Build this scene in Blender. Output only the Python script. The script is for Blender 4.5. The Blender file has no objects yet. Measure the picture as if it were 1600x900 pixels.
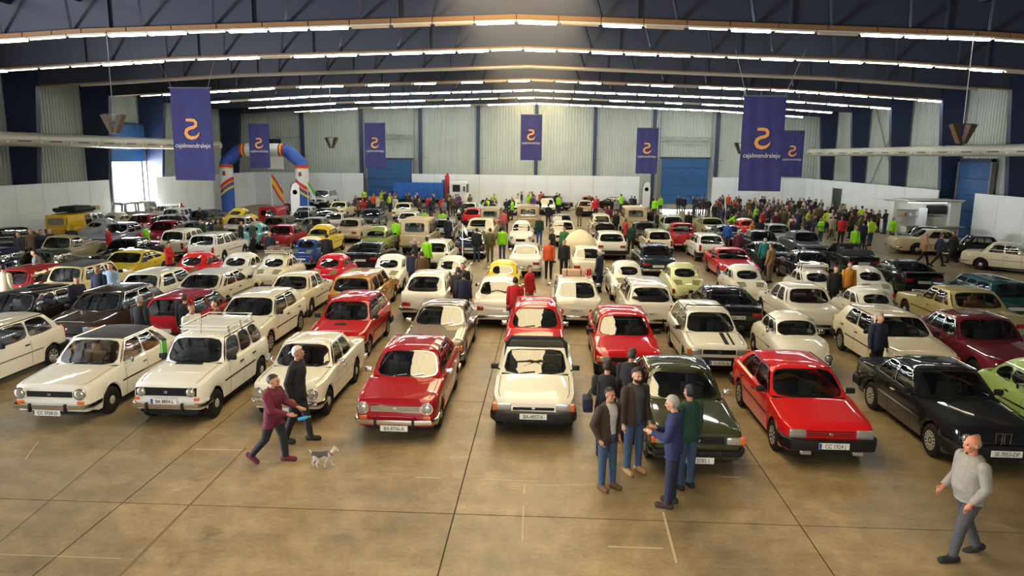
import bpy, bmesh, math, random
from mathutils import Vector, Matrix
from math import sin, cos, pi, radians, sqrt
random.seed(7)
S = bpy.context.scene
COL = S.collection

# ------------------------------------------------------------------ camera
FPX, CAMH = 1150.0, 5.4
YAW, PITCH, ROLL = radians(2.76), radians(10.22), radians(0.6)
_right = Vector((cos(YAW), sin(YAW), 0))
_fw = Vector((-sin(YAW)*cos(PITCH), cos(YAW)*cos(PITCH), -sin(PITCH)))
_up = _right.cross(_fw)
_R = _right*cos(ROLL) + _up*sin(ROLL)
_U = -_right*sin(ROLL) + _up*cos(ROLL)
CAM = Vector((0, 0, CAMH))
cd = bpy.data.cameras.new('camera')
cam = bpy.data.objects.new('camera', cd)
COL.objects.link(cam)
cd.sensor_width = 36.0
cd.lens = FPX/1600*36.0
cd.clip_end = 500
m = Matrix((( _R.x, _U.x, -_fw.x, CAM.x), (_R.y, _U.y, -_fw.y, CAM.y), (_R.z, _U.z, -_fw.z, CAM.z), (0, 0, 0, 1)))
cam.matrix_world = m
S.camera = cam

def at(px, py, z=0.0):
    """Point of the hall at height z that the survey of the photograph gives for a pixel."""
    d = _fw + _R*((px-800)/FPX) + _U*((450-py)/FPX)
    t = (z-CAMH)/d.z
    return CAM + d*t
def pix(P):
    d = Vector(P)-CAM
    z = d.dot(_fw)
    return 800+FPX*d.dot(_R)/z, 450-FPX*d.dot(_U)/z

# ------------------------------------------------------------------ light
S.view_settings.view_transform = 'Standard'
S.view_settings.look = 'None'
S.view_settings.gamma = 1.0
S.view_settings.exposure = 0.24
w = bpy.data.worlds.new('world'); S.world = w
w.use_nodes = True
w.node_tree.nodes['Background'].inputs[0].default_value = (0.80, 0.88, 1.0, 1)
w.node_tree.nodes['Background'].inputs[1].default_value = 3.0

# hall dimensions
XL, XR, XC = -33.0, 27.6, -1.35
YB, YF = 78.6, -12.0
FRAMES = [73.8-7.4*k for k in range(12)]          # portal frame positions
PXL, PXR, PYB = -31.0, 26.2, 77.0                  # white partition lines
PH = 3.35

def area(name, loc, rot, sx, sy, power, col):
    l = bpy.data.lights.new(name, 'AREA'); l.shape = 'RECTANGLE'; l.size = sx; l.size_y = sy
    l.energy = power; l.color = col
    o = bpy.data.objects.new(name, l); COL.objects.link(o); o.location = loc; o.rotation_euler = rot
    return o
# daylight entering the open doorways of the side wall and the entrance wall behind the camera
area('daylight_side_door', (XL-0.2, 11.5, 2.8), (0, radians(-90), 0), 5.4, 9.0, 14000, (0.90, 0.95, 1.0))
area('daylight_far_side_door', (XL-0.25, 56.4, 2.35), (0, radians(-90), 0), 4.5, 4.9, 2600, (0.92, 0.96, 1.0))
area('daylight_entrance', (-2.0, YF-0.2, 3.0), (radians(90), 0, 0), 15.0, 5.6, 1000, (1.0, 0.95, 0.86))

# ------------------------------------------------------------------ mesh helpers
class MB:
    def __init__(s): s.v = []; s.f = []
    def add(s, vs, fs):
        o = len(s.v); s.v += [tuple(p) for p in vs]; s.f += [tuple(i+o for i in f) for f in fs]; return s
    def box(s, x0, x1, y0, y1, z0, z1):
        return s.add([(x0,y0,z0),(x1,y0,z0),(x1,y1,z0),(x0,y1,z0),(x0,y0,z1),(x1,y0,z1),(x1,y1,z1),(x0,y1,z1)],
                     [(0,3,2,1),(4,5,6,7),(0,1,5,4),(1,2,6,5),(2,3,7,6),(3,0,4,7)])
    def cbox(s, c, sx, sy, sz): return s.box(c[0]-sx/2,c[0]+sx/2,c[1]-sy/2,c[1]+sy/2,c[2]-sz/2,c[2]+sz/2)
    def bbox(s, x0, x1, y0, y1, z0, z1, b):
        """box with chamfered vertical and horizontal edges (rounded look)"""
        bm = bmesh.new()
        bmesh.ops.create_cube(bm, size=1)
        for v in bm.verts:
            v.co = Vector((x0+(v.co.x+.5)*(x1-x0), y0+(v.co.y+.5)*(y1-y0), z0+(v.co.z+.5)*(z1-z0)))
        bmesh.ops.bevel(bm, geom=list(bm.edges), offset=b, segments=2, profile=.6, affect='EDGES')
        bm.verts.index_update()
        s.add([v.co for v in bm.verts], [[v.index for v in f.verts] for f in bm.faces]); bm.free(); return s
    def tube(s, pts, r, n=6, cap=True):
        pts = [Vector(p) for p in pts]; k = len(pts); o = len(s.v)
        rs = r if isinstance(r, (list, tuple)) else [r]*k
        prev = None
        for i, p in enumerate(pts):
            d = (pts[min(i+1,k-1)]-pts[max(i-1,0)]).normalized()
            if prev is None:
                a = Vector((0,0,1)) if abs(d.z) < .9 else Vector((1,0,0))
                e1 = d.cross(a).normalized()
            else:
                e1 = (prev - d*prev.dot(d)).normalized()
            prev = e1; e2 = d.cross(e1)
            for j in range(n):
                t = 2*pi*j/n
                s.v.append(tuple(p+e1*cos(t)*rs[i]+e2*sin(t)*rs[i]))
        for i in range(k-1):
            for j in range(n):
                a = o+i*n+j; b = o+i*n+(j+1)%n
                s.f.append((a,b,b+n,a+n))
        if cap:
            s.f.append(tuple(o+j for j in range(n-1,-1,-1))); s.f.append(tuple(o+(k-1)*n+j for j in range(n)))
        return s
    def bar(s, a, b, wx, wz):
        """square bar from a to b"""
        a = Vector(a); b = Vector(b); d = (b-a).normalized()
        u = Vector((0,0,1)) if abs(d.z) < .95 else Vector((0,1,0))
        e1 = d.cross(u).normalized()*wx/2; e2 = e1.cross(d).normalized()*wz/2
        return s.add([a-e1-e2,a+e1-e2,a+e1+e2,a-e1+e2,b-e1-e2,b+e1-e2,b+e1+e2,b-e1+e2],
                     [(0,1,2,3),(7,6,5,4),(0,4,5,1),(1,5,6,2),(2,6,7,3),(3,7,4,0)])
    def lathe(s, prof, n=20, axis='x', c=(0,0,0)):
        """prof: list of (axial, radius)"""
        o = len(s.v); k = len(prof)
        for a, r in prof:
            for j in range(n):
                t = 2*pi*j/n
                p = (a, r*cos(t), r*sin(t)) if axis == 'x' else (r*cos(t), a, r*sin(t)) if axis == 'y' else (r*cos(t), r*sin(t), a)
                s.v.append((p[0]+c[0], p[1]+c[1], p[2]+c[2]))
        for i in range(k-1):
            for j in range(n):
                a = o+i*n+j; b = o+i*n+(j+1)%n
                s.f.append((a,b,b+n,a+n))
        s.f.append(tuple(o+j for j in range(n))); s.f.append(tuple(o+(k-1)*n+j for j in range(n-1,-1,-1)))
        return s
    def grid(s, P):
        """P: list of rows of points"""
        o = len(s.v); r = len(P); c = len(P[0])
        for row in P: s.v += [tuple(p) for p in row]
        for i in range(r-1):
            for j in range(c-1):
                a = o+i*c+j; s.f.append((a,a+1,a+c+1,a+c))
        return s
    def sphere(s, c, r, n=10, m=6):
        rx, ry, rz = (r,r,r) if not isinstance(r,(tuple,list)) else r
        o = len(s.v)
        s.v.append((c[0],c[1],c[2]+rz))
        for i in range(1,m):
            t = pi*i/m
            for j in range(n):
                q = 2*pi*j/n
                s.v.append((c[0]+rx*sin(t)*cos(q), c[1]+ry*sin(t)*sin(q), c[2]+rz*cos(t)))
        s.v.append((c[0],c[1],c[2]-rz)); e = len(s.v)-1
        for j in range(n): s.f.append((o, o+1+j, o+1+(j+1)%n))
        for i in range(m-2):
            for j in range(n):
                a = o+1+i*n+j; b = o+1+i*n+(j+1)%n
                s.f.append((a,a+n,b+n,b))
        for j in range(n): s.f.append((e, e-n+(j+1)%n, e-n+j))
        return s
    def mesh(s, name, smooth=None, weld=False):
        me = bpy.data.meshes.new(name)
        me.from_pydata(s.v, [], s.f)
        if weld or smooth is not None:
            bm = bmesh.new(); bm.from_mesh(me)
            if weld: bmesh.ops.remove_doubles(bm, verts=bm.verts, dist=1e-4)
            bmesh.ops.recalc_face_normals(bm, faces=bm.faces)
            bm.to_mesh(me); bm.free()
        if smooth is not None:
            me.shade_smooth(); me.set_sharp_from_angle(angle=radians(smooth))
        me.materials.append(None)
        return me

def obj(name, me, mat, parent=None, loc=None, rot=None):
    if isinstance(me, MB): me = me.mesh(name)
    o = bpy.data.objects.new(name, me); COL.objects.link(o)
    if mat is not None:
        if len(me.materials) == 0: me.materials.append(None)
        o.material_slots[0].link = 'OBJECT'; o.material_slots[0].material = mat
    if parent is not None: o.parent = parent
    if loc is not None: o.location = loc
    if rot is not None: o.rotation_euler = rot
    return o
def empty(name, loc=(0,0,0), rz=0.0):
    o = bpy.data.objects.new(name, None); COL.objects.link(o); o.location = loc; o.rotation_euler = (0,0,rz)
    o.empty_display_size = .2
    return o
def tag(o, label, cat, group=None):
    o['label'] = label; o['category'] = cat
    if group: o['group'] = group
    return o
def struct(o, label=None):
    o['kind'] = 'structure'
    if label: o['label'] = label
    return o
def text(body, size, mat, parent, loc, rot, name='lettering', ext=.002, align='CENTER', sx=1.0):
    c = bpy.data.curves.new(name, 'FONT'); c.body = body; c.size = size; c.extrude = ext
    c.align_x = align; c.align_y = 'CENTER'; c.resolution_u = 2
    t = bpy.data.objects.new(name, c); COL.objects.link(t)
    bpy.context.view_layer.update()
    me = bpy.data.meshes.new_from_object(t.evaluated_get(bpy.context.evaluated_depsgraph_get()))
    bpy.data.objects.remove(t); bpy.data.curves.remove(c)
    for v in me.vertices: v.co.x *= sx
    return obj(name, me, mat, parent, loc, rot)

# ------------------------------------------------------------------ materials
MATS = {}
def mat(name, col, rough=.5, metal=0.0, coat=0.0, emit=None, spec=None):
    if name in MATS: return MATS[name]
    m = bpy.data.materials.new(name); m.use_nodes = True
    b = m.node_tree.nodes['Principled BSDF']
    b.inputs['Base Color'].default_value = (*col, 1); b.inputs['Roughness'].default_value = rough
    b.inputs['Metallic'].default_value = metal
    b.inputs['Coat Weight'].default_value = coat; b.inputs['Coat Roughness'].default_value = .04
    if spec is not None: b.inputs['Specular IOR Level'].default_value = spec
    if emit:
        b.inputs['Emission Color'].default_value = (*emit[0], 1); b.inputs['Emission Strength'].default_value = emit[1]
    MATS[name] = m
    return m
def noisy(m, scale, lo, hi, detail=4, coord='Object', bump=0.0, rough=None):
    """multiply the base colour by a noise that runs lo..hi"""
    nt = m.node_tree; b = nt.nodes['Principled BSDF']
    tc = nt.nodes.new('ShaderNodeTexCoord'); no = nt.nodes.new('ShaderNodeTexNoise'); no.inputs['Scale'].default_value = scale
    no.inputs['Detail'].default_value = detail
    mr = nt.nodes.new('ShaderNodeMapRange'); mr.inputs[1].default_value = .3; mr.inputs[2].default_value = .7
    mr.inputs[3].default_value = lo; mr.inputs[4].default_value = hi
    mx = nt.nodes.new('ShaderNodeMix'); mx.data_type = 'RGBA'; mx.blend_type = 'MULTIPLY'; mx.inputs[0].default_value = 1
    mx.inputs[6].default_value = b.inputs['Base Color'].default_value
    nt.links.new(tc.outputs[coord], no.inputs['Vector']); nt.links.new(no.outputs['Fac'], mr.inputs[0])
    nt.links.new(mr.outputs[0], mx.inputs[7]); nt.links.new(mx.outputs[2], b.inputs['Base Color'])
    if bump:
        bp = nt.nodes.new('ShaderNodeBump'); bp.inputs['Strength'].default_value = bump
        nt.links.new(no.outputs['Fac'], bp.inputs['Height']); nt.links.new(bp.outputs[0], b.inputs['Normal'])
    return m
def paint(col, rough=.22):
    n = 'car_paint_%d_%d_%d' % tuple(int(c*255) for c in col)
    if n in MATS: return MATS[n]
    m = mat(n, col, .35, 0.0, 1.0, spec=.03); m.node_tree.nodes['Principled BSDF'].inputs['Coat Roughness'].default_value = .025
    return m
def cloth(col):
    n = 'cloth_%d_%d_%d' % tuple(int(c*255) for c in col)
    if n in MATS: return MATS[n]
    return noisy(mat(n, col, .85), 14, .86, 1.08, 3)
def glassmat(name, tint, refl=.08):
    m = bpy.data.materials.new(name); m.use_nodes = True; nt = m.node_tree; nt.nodes.clear()
    out = nt.nodes.new('ShaderNodeOutputMaterial'); mx = nt.nodes.new('ShaderNodeMixShader')
    tr = nt.nodes.new('ShaderNodeBsdfTransparent'); gl = nt.nodes.new('ShaderNodeBsdfGlossy'); fr = nt.nodes.new('ShaderNodeFresnel')
    mr = nt.nodes.new('ShaderNodeMath'); mr.operation = 'MAXIMUM'; mr.inputs[1].default_value = refl
    fr.inputs[0].default_value = 1.5
    tr.inputs[0].default_value = (*tint, 1); gl.inputs[0].default_value = (1,1,1,1); gl.inputs[1].default_value = .015
    nt.links.new(fr.outputs[0], mr.inputs[0]); nt.links.new(mr.outputs[0], mx.inputs[0])
    nt.links.new(tr.outputs[0], mx.inputs[1]); nt.links.new(gl.outputs[0], mx.inputs[2]); nt.links.new(mx.outputs[0], out.inputs[0])
    MATS[name] = m
    return m
M_GLASS = glassmat('car_glass', (.66,.69,.67), .15)
M_CHROME = mat('chrome', (.78,.78,.77), .12, 1.0)
M_BLACK = mat('black_plastic', (.008,.008,.009), .5, spec=.35)
M_RUBBER = mat('tyre_rubber', (.010,.010,.010), .8, spec=.25)
M_HUB = mat('hub_metal', (.50,.49,.46), .35, .35)
M_DARK = mat('underbody', (.012,.012,.012), .9)
M_INT = mat('dark_interior', (.035,.033,.032), .8)
M_SEAT = mat('seat_cloth_grey', (.13,.13,.13), .85)
M_SEATBR = mat('seat_tan', (.62,.30,.11), .6)
M_SEATRD = mat('seat_maroon', (.12,.02,.025), .7)
M_LENS = mat('headlamp_lens', (.50,.51,.49), .12, .55, .8)
M_AMBER = mat('amber_lens', (.75,.16,.02), .2, 0, .5)
M_RED = mat('red_lens', (.36,.015,.012), .2, 0, .5)
M_PLATE = mat('plate_white', (.78,.78,.74), .4)
M_PTEXT = mat('plate_ink', (.02,.02,.025), .6)
M_PBLUE = mat('plate_blue', (.02,.07,.35), .5)
M_SEAM = mat('seam_shadow_gap', (.02,.02,.02), .9)
M_WHITE = mat('white_plain', (.80,.80,.78), .5)
# ------------------------------------------------------------------ hall materials
M_FLOOR = mat('concrete_floor', (.36,.285,.175), .42, spec=.45)
nt = M_FLOOR.node_tree; _b = nt.nodes['Principled BSDF']
_g = nt.nodes.new('ShaderNodeNewGeometry')
def _noise(scale, detail, sx=1, sy=1, rough=.55):
    mp = nt.nodes.new('ShaderNodeMapping'); mp.inputs['Scale'].default_value = (sx, sy, 1)
    n = nt.nodes.new('ShaderNodeTexNoise'); n.inputs['Scale'].default_value = scale; n.inputs['Detail'].default_value = detail
    n.inputs['Roughness'].default_value = rough
    nt.links.new(_g.outputs['Position'], mp.inputs[0]); nt.links.new(mp.outputs[0], n.inputs['Vector']); return n
_n1 = _noise(.32, 6, rough=.7); _n2 = _noise(2.6, 8, 1, 1, .7); _n3 = _noise(1.3, 4, .25, 2.2)
def _ramp(n, a, b, lo, hi):
    r = nt.nodes.new('ShaderNodeMapRange'); r.inputs[1].default_value = a; r.inputs[2].default_value = b
    r.inputs[3].default_value = lo; r.inputs[4].default_value = hi; nt.links.new(n.outputs['Fac'], r.inputs[0]); return r
def _mulc(ca, val):
    x = nt.nodes.new('ShaderNodeMix'); x.data_type = 'RGBA'; x.blend_type = 'MULTIPLY'; x.inputs[0].default_value = 1
    if isinstance(ca, tuple): x.inputs[6].default_value = ca
    else: nt.links.new(ca, x.inputs[6])
    nt.links.new(val, x.inputs[7]); return x.outputs[2]
c = _mulc((.335,.250,.140,1), _ramp(_n1,.36,.66,.60,1.18).outputs[0])
c = _mulc(c, _ramp(_n2,.3,.7,.70,1.15).outputs[0])
c = _mulc(c, _ramp(_n3,.35,.7,1.06,.86).outputs[0])
_n4 = _noise(.9, 5, 1, 1, .8); _n5 = _noise(14, 3, 1, 1, .6)
c = _mulc(c, _ramp(_n4,.56,.70,1.0,.66).outputs[0])
c = _mulc(c, _ramp(_n5,.35,.75,1.07,.86).outputs[0])
nt.links.new(c, _b.inputs['Base Color'])
nt.links.new(_ramp(_n1,.3,.7,.34,.52).outputs[0], _b.inputs['Roughness'])
M_JOINT = mat('joint_dirt', (.045,.033,.02), .9)
M_MARK = mat('floor_paint_worn', (.44,.37,.25), .6)
M_NAVY = mat('navy_steel', (.012,.022,.065), .42)
M_NAVYR = mat('navy_rafter_steel', (.045,.05,.075), .4)
M_LIT_TAN = mat('lamplit_tan', (.27,.135,.05), .5)  # orange cast of the light on the flanges, put into the colour
M_ROOF = mat('roof_sheet', (.045,.05,.06), .5)
M_CREAM = noisy(mat('cream_cladding', (.47,.50,.44), .55), .5, .9, 1.06, 3, 'Object')
M_PART = noisy(mat('white_partition', (.78,.81,.81), .5), .7, .95, 1.03, 2)
M_BLUE = mat('blue_door_steel', (.018,.085,.24), .45)
M_DUCT = mat('duct_skin', (.46,.43,.34), .4)
M_BROWN = mat('speaker_brown', (.11,.065,.03), .55)
M_CABLE = mat('cable_steel', (.22,.22,.22), .5, .6)
M_TUBE = mat('fluorescent_lit', (.9,.9,.9), .4, emit=((.93,1.0,.96), 34.0))
M_TUBET = mat('fluorescent_single', (.9,.9,.85), .4, emit=((1.0,.86,.58), 7.0))
M_TUBEO = mat('fluorescent_off', (.55,.42,.28), .4)
M_SKY = mat('translucent_rooflight', (.8,.75,.6), .5, emit=((1.0,.79,.43), 4.6))

# ------------------------------------------------------------------ floor
floor = struct(obj('floor', MB().box(XL, XR, YF, YB, -.20, -.012), M_JOINT), 'worn tan concrete hall floor with saw-cut joints')
SL = 5.2
slabs = {}
i0 = -7
for ix in range(-7, 7):
    for iy in range(-5, 14):
        x0 = -1.35+SL*ix; y0 = 10.4+SL*iy
        x1 = min(x0+SL, XR); y1 = min(y0+SL, YB); xa = max(x0, XL); ya = max(y0, YF)
        if x1-xa < .2 or y1-ya < .2: continue
        g = .011
        key = (round(x1-xa,3), round(y1-ya,3))
        if key not in slabs: slabs[key] = MB().box(g, key[0]-g, g, key[1]-g, -.05, 0).mesh('slab')
        obj('slab', slabs[key], M_FLOOR, floor, (xa, ya, 0))
def mark(a, b, wd=.035, m_=None):
    A = at(*a); B = at(*b); d = (B-A).normalized(); n = Vector((-d.y, d.x, 0))*wd/2
    mb = MB(); h = Vector((0,0,.0025))
    mb.add([A-n,B-n,B+n,A+n,A-n+h,B-n+h,B+n+h,A+n+h], [(0,3,2,1),(4,5,6,7),(0,1,5,4),(1,2,6,5),(2,3,7,6),(3,0,4,7)])
    obj('floor_marking', mb, m_ or M_MARK, floor)
for a, b, wd in [((305,702),(381,703),.05), ((381,703),(369,716),.05), ((950,854),(1036,857),.05), ((1036,800),(1057,880),.05), ((752,749),(840,752),.04),
              ((648,746),(690,747),.03), ((800,760),(930,757),.03), ((820,757),(819,772),.05), ((1145,725),(1190,725),.03), ((270,765),(280,766),.05),
              ((40,717),(60,690),.03), ((818,790),(816,846),.03), ((1128,745),(1156,746),.03), ((0,866),(190,873),.02)]:
    mark(a, b, wd*.7)

mark((187,900),(384,700),.035, mat('old_cut_line', (.15,.11,.065), .8)); mark((0,846),(250,640),.02, mat('old_cut_line', (.15,.11,.065), .8))
# ------------------------------------------------------------------ roof and portal frames
def zbot(x):
    a = abs(x-XC)
    return 10.55-.033*min(a,17)-.062*max(0,a-17)
def ztop(x): return 11.95-.035*abs(x-XC)
ceiling = struct(obj('ceiling', MB().add([(XL-.2,YF,ztop(XL)),(XC-2.7,YF,ztop(XC-2.7)),(XC-2.7,YB,ztop(XC-2.7)),(XL-.2,YB,ztop(XL)),
    (XC+2.7,YF,ztop(XC+2.7)),(XR+.2,YF,ztop(XR)),(XR+.2,YB,ztop(XR)),(XC+2.7,YB,ztop(XC+2.7))], [(0,1,2,3),(4,5,6,7)]), M_ROOF), 'dark sheet roof with a translucent ridge')
for k in range(len(FRAMES)):
    y0 = FRAMES[k]+.02; y1 = FRAMES[k]+7.38
    if k == 0: y1 = YB
    for s in (-1, 1):
        for j in range(3):
            xa = XC+s*j*.9; xb = XC+s*(j+1)*.9-s*.04
            obj('skylight_panel', MB().add([(xa,y0,ztop(xa)),(xb,y0,ztop(xb)),(xb,y1,ztop(xb)),(xa,y1,ztop(xa)),(xa,y0,ztop(xa)+.04),(xb,y0,ztop(xb)+.04),(xb,y1,ztop(xb)+.04),(xa,y1,ztop(xa)+.04)],
                [(0,1,2,3),(7,6,5,4),(0,4,5,1),(1,5,6,2),(2,6,7,3),(3,7,4,0)]), M_SKY, ceiling)
# purlins under the sheets
for s in (-1, 1):
    for j in range(1, 11):
        x = XC+s*2.85*j
        if not XL+.5 < x < XR-.5: continue
        obj('purlin', MB().box(x-.05, x+.05, YF, YB, ztop(x)-.24, ztop(x)-.01), M_NAVYR, ceiling)
ORD = ['first','second','third','fourth','fifth','sixth','seventh','eighth','ninth','tenth','eleventh','twelfth','thirteenth','fourteenth','fifteenth','sixteenth','seventeenth','eighteenth','nineteenth','twentieth']
for k, Y in enumerate(FRAMES):
    fr = struct(empty('portal_frame', (0, Y, 0)), 'navy steel portal frame spanning the hall')
    for s in (-1, 1):
        xe = XL+.15 if s < 0 else XR-.15
        ci = -31.3 if s < 0 else 26.4
        xs = [XC, XC+s*8, XC+s*17, XC+s*23, ci]
        mb = MB(); n = len(xs)
        for yy in (-.02, .02):
            mb.v += [(x, yy, zbot(x)) for x in xs] + [(x, yy, ztop(x)-.02) for x in xs]
        for q in range(2):
            o = q*2*n
            for i in range(n-1): mb.f.append((o+i, o+i+1, o+n+i+1, o+n+i))
        for i in range(n-1): mb.f.append((i, i+1, 2*n+i+1, 2*n+i))
        obj('rafter', mb, M_NAVYR, fr)
        fl = MB()
        for i in range(n-1):
            a, b = xs[i], xs[i+1]; ft = .05
            fl.add([(a,-.17,zbot(a)-ft),(b,-.17,zbot(b)-ft),(b,.17,zbot(b)-ft),(a,.17,zbot(a)-ft),(a,-.17,zbot(a)),(b,-.17,zbot(b)),(b,.17,zbot(b)),(a,.17,zbot(a))],
                   [(0,1,2,3),(7,6,5,4),(0,4,5,1),(1,5,6,2),(2,6,7,3),(3,7,4,0)])
        obj('flange', fl, M_LIT_TAN if k in (3,4,5,6,7,8) else M_NAVYR, fr)
        if k == 6:     # deeper flange band, tan for the orange tint of the lamplight
            for i in range(n-2):
                a, b = xs[i], xs[i+1]; nn = 5
                for q in range(nn):
                    u, v = a+(b-a)*q/nn+s*.02, a+(b-a)*(q+1)/nn-s*.02
                    obj('channel_board', MB().add([(u,-.23,zbot(u)-.06),(v,-.23,zbot(v)-.06),(v,-.18,zbot(v)-.06),(u,-.18,zbot(u)-.06),(u,-.23,zbot(u)+.10),(v,-.23,zbot(v)+.10),(v,-.18,zbot(v)+.10),(u,-.18,zbot(u)+.10)], [(0,1,2,3),(7,6,5,4),(0,4,5,1),(1,5,6,2),(2,6,7,3),(3,7,4,0)]), M_LIT_TAN, fr)
        zi = zbot(ci)
        ct = ci+(-s)*.55
        col = MB()
        col.add([(xe,-.2,0),(ci,-.2,0),(ci+(-s)*.0,-.2,3.4),(ct,-.2,zi+.4),(ct,-.2,ztop(ct)-.03),(xe,-.2,ztop(xe)-.03),
                 (xe,.2,0),(ci,.2,0),(ci,.2,3.4),(ct,.2,zi+.4),(ct,.2,ztop(ct)-.03),(xe,.2,ztop(xe)-.03)],
                [(0,1,2,3,4,5),(11,10,9,8,7,6),(0,6,7,1),(1,7,8,2),(2,8,9,3),(3,9,10,4),(4,10,11,5),(5,11,6,0)])
        obj('column', col, M_NAVY, fr)
        # fly braces from the lower flange up to the purlins, on the camera side
        if 0 <= k <= 7:
            for j in range(1, 8):
                x = XC+s*(2.85*j+.4)
                if not XL+3 < x < XR-3: continue
                obj('brace', MB().bar((x,-.05,zbot(x)+.02), (x-s*.55,-1.15,ztop(x)-.12), .09, .09), M_NAVYR, fr)
                if j % 2: obj('stiffener', MB().box(x+s*1.3-.04, x+s*1.3+.04, -.14, -.02, zbot(x+s*1.3), ztop(x+s*1.3)-.05), M_NAVYR, fr)
# conduit rail along the third frame and wires
rail = tag(obj('cable_tray', MB().tube([(x, 44.0, zbot(x)-.14) for x in (-28,-24,-18.3,-10,XC,7,15.6,20,24)], .09, 6), mat('tray_grey', (.45,.40,.33), .5)),
           'long pale cable tray under the third roof frame without lamps', 'cable tray')

# fluorescent fittings: 1 both tubes lit, t one tube lit, 0 dark; outwards from the ridge
ROWS = {6: ('nearest', '1000111t11tt111', '1010t1t0111t'), 5: ('second', 't111t1101tt11ttt1', '1t111tt1t1t1t10'),
        3: ('fourth', '1010101011011111t', '0t10t1011t1111tt11'), 2: ('fifth', '11111111111111011', '1111111111111t1t1'),
        1: ('sixth', '10ttt0111101111t', 'ttt01t0101111t11'), 0: ('last', '11101111110111t', '1111111111111111')}
hous = MB().box(-.78,.78,-.09,.09,.0,.07).add([(-.78,-.09,0),(.78,-.09,0),(.78,-.02,.0),(-.78,-.02,0)], [(0,1,2,3)]).mesh('housing')
tub2 = MB().tube([(-.71,-.05,-.03),(.71,-.05,-.03)], .05, 6).tube([(-.71,.05,-.03),(.71,.05,-.03)], .05, 6).mesh('tube')
tub1 = MB().tube([(-.71,-.04,-.03),(.71,-.04,-.03)], .028, 6).mesh('tube')
M_HOUS = mat('fitting_grey', (.55,.50,.42), .5)
for k, (rn, Ls, Rs) in ROWS.items():
    Y = FRAMES[k]-.16
    items = [(-1, j, c) for j, c in enumerate(Ls)] + [(1, j, c) for j, c in enumerate(Rs)]
    for s, j, c in items:
        x = XC+s*(.8+1.6*j)
        if x < -30.2 or x > 25.6: continue
        sl = (zbot(x+.7)-zbot(x-.7))/1.4
        t = empty('tube_light', (x, Y, zbot(x)-.15)); t.rotation_euler = (0, -math.atan(sl), 0)
        obj('housing', hous, M_HOUS, t)
        obj('tube', tub1 if c == 't' else tub2, {'1': M_TUBE, 't': M_TUBET, '0': M_TUBEO}[c], t)
        st = {'1': 'bright lit', 't': 'dim warm lit', '0': 'unlit'}[c]
        tag(t, f'{st} tube lamp on the {rn} lamp row, {ORD[j]} {"left" if s<0 else "right"} of the ridge', 'lamp', 'tube lamps under the roof frames')

# ------------------------------------------------------------------ clad walls
def corr(L, H0, H1, z0=0.0, p=.30, amp=.05):
    """corrugated sheet along +x of length L; top from H0 to H1"""
    n = max(1, int(L/p)); q = L/n; bot = []; top = []
    for i in range(n):
        for a, d in ((0,0),(.42,0),(.5,amp),(.92,amp)):
            x = (i+a)*q; h = H0+(H1-H0)*x/L
            bot.append((x,-d,z0)); top.append((x,-d,h))
    bot.append((L,0,z0)); top.append((L,0,H1))
    return MB().grid([bot, top])
wl = struct(empty('wall_left', (XL, 0, 0)), 'cream corrugated side wall on the left')
wr = struct(empty('wall_right', (XR, 0, 0)), 'cream corrugated side wall on the right')
wb = struct(empty('wall_back', (0, YB, 0)), 'cream corrugated back wall with navy posts')
wf = struct(empty('wall_front', (0, YF, 0)), 'cream entrance wall')
ys = [YF]+sorted(FRAMES)+[YB]
ys = sorted(y for y in set(ys) if y >= YF)
LD = (53.9, 58.8, 4.6)       # open door in the left wall
LD2 = (7.0, 16.0, 5.6)       # nearer open door in the left wall
def side_panel(par, x, ya, yb, z0, sgn):
    if yb-ya < .05: return
    h = ztop(x)
    o = obj('cladding_panel', corr(yb-ya, h, h, z0).mesh('cladding_panel'), M_CREAM, par)
    o.rotation_euler = (0,0,radians(90)) if sgn > 0 else (0,0,radians(-90))
    o.location = (0, ya if sgn > 0 else yb, 0)
for a, b in zip(ys[:-1], ys[1:]):
    segs = [(a, b, 0)]
    for d in (LD, LD2):
        out = []
        for (u, v, z) in segs:
            lo, hi = max(u, d[0]), min(v, d[1])
            if lo < hi and z == 0:
                out += [(u, lo, 0), (lo, hi, d[2]), (hi, v, 0)]
            else: out.append((u, v, z))
        segs = out
    for u, v, z in segs: side_panel(wl, XL, u, v, z, -1)
    side_panel(wr, XR, a, b, 0, 1)
POSTS = [-26.2,-19.9,-13.6,-7.5,-1.4,4.7,10.8,17.3,23.3]
xs = [XL]+POSTS+[XR]
for a, b in zip(xs[:-1], xs[1:]):
    obj('cladding_panel', corr(b-a, ztop(a), ztop(b)).mesh('cladding_panel'), M_CREAM, wb, (a, 0, 0))
for x in POSTS:
    obj('post', MB().box(x-.17, x+.17, -.35, -.06, 0, ztop(x)-.05), mat('navy_post', (.018,.036,.085), .5), wb)
    obj('conduit_bracket', MB().box(x+.17, x+.75, -.28, -.22, 5.05, 5.10), M_CABLE, wb)
for z in (6.4,):
    obj('wall_rail', MB().tube([(-29,-.2,7.0),(-26,-.2,7.0)], .03, 5), M_CABLE, wb)
for a, b, z0 in ((XL,-9.5,0),(-9.5,5.5,5.8),(5.5,XR,0)):
    o = obj('cladding_panel', corr(b-a, ztop(a), ztop(b), z0).mesh('cladding_panel'), M_CREAM, wf, (b, 0, 0), (0,0,pi))

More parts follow.
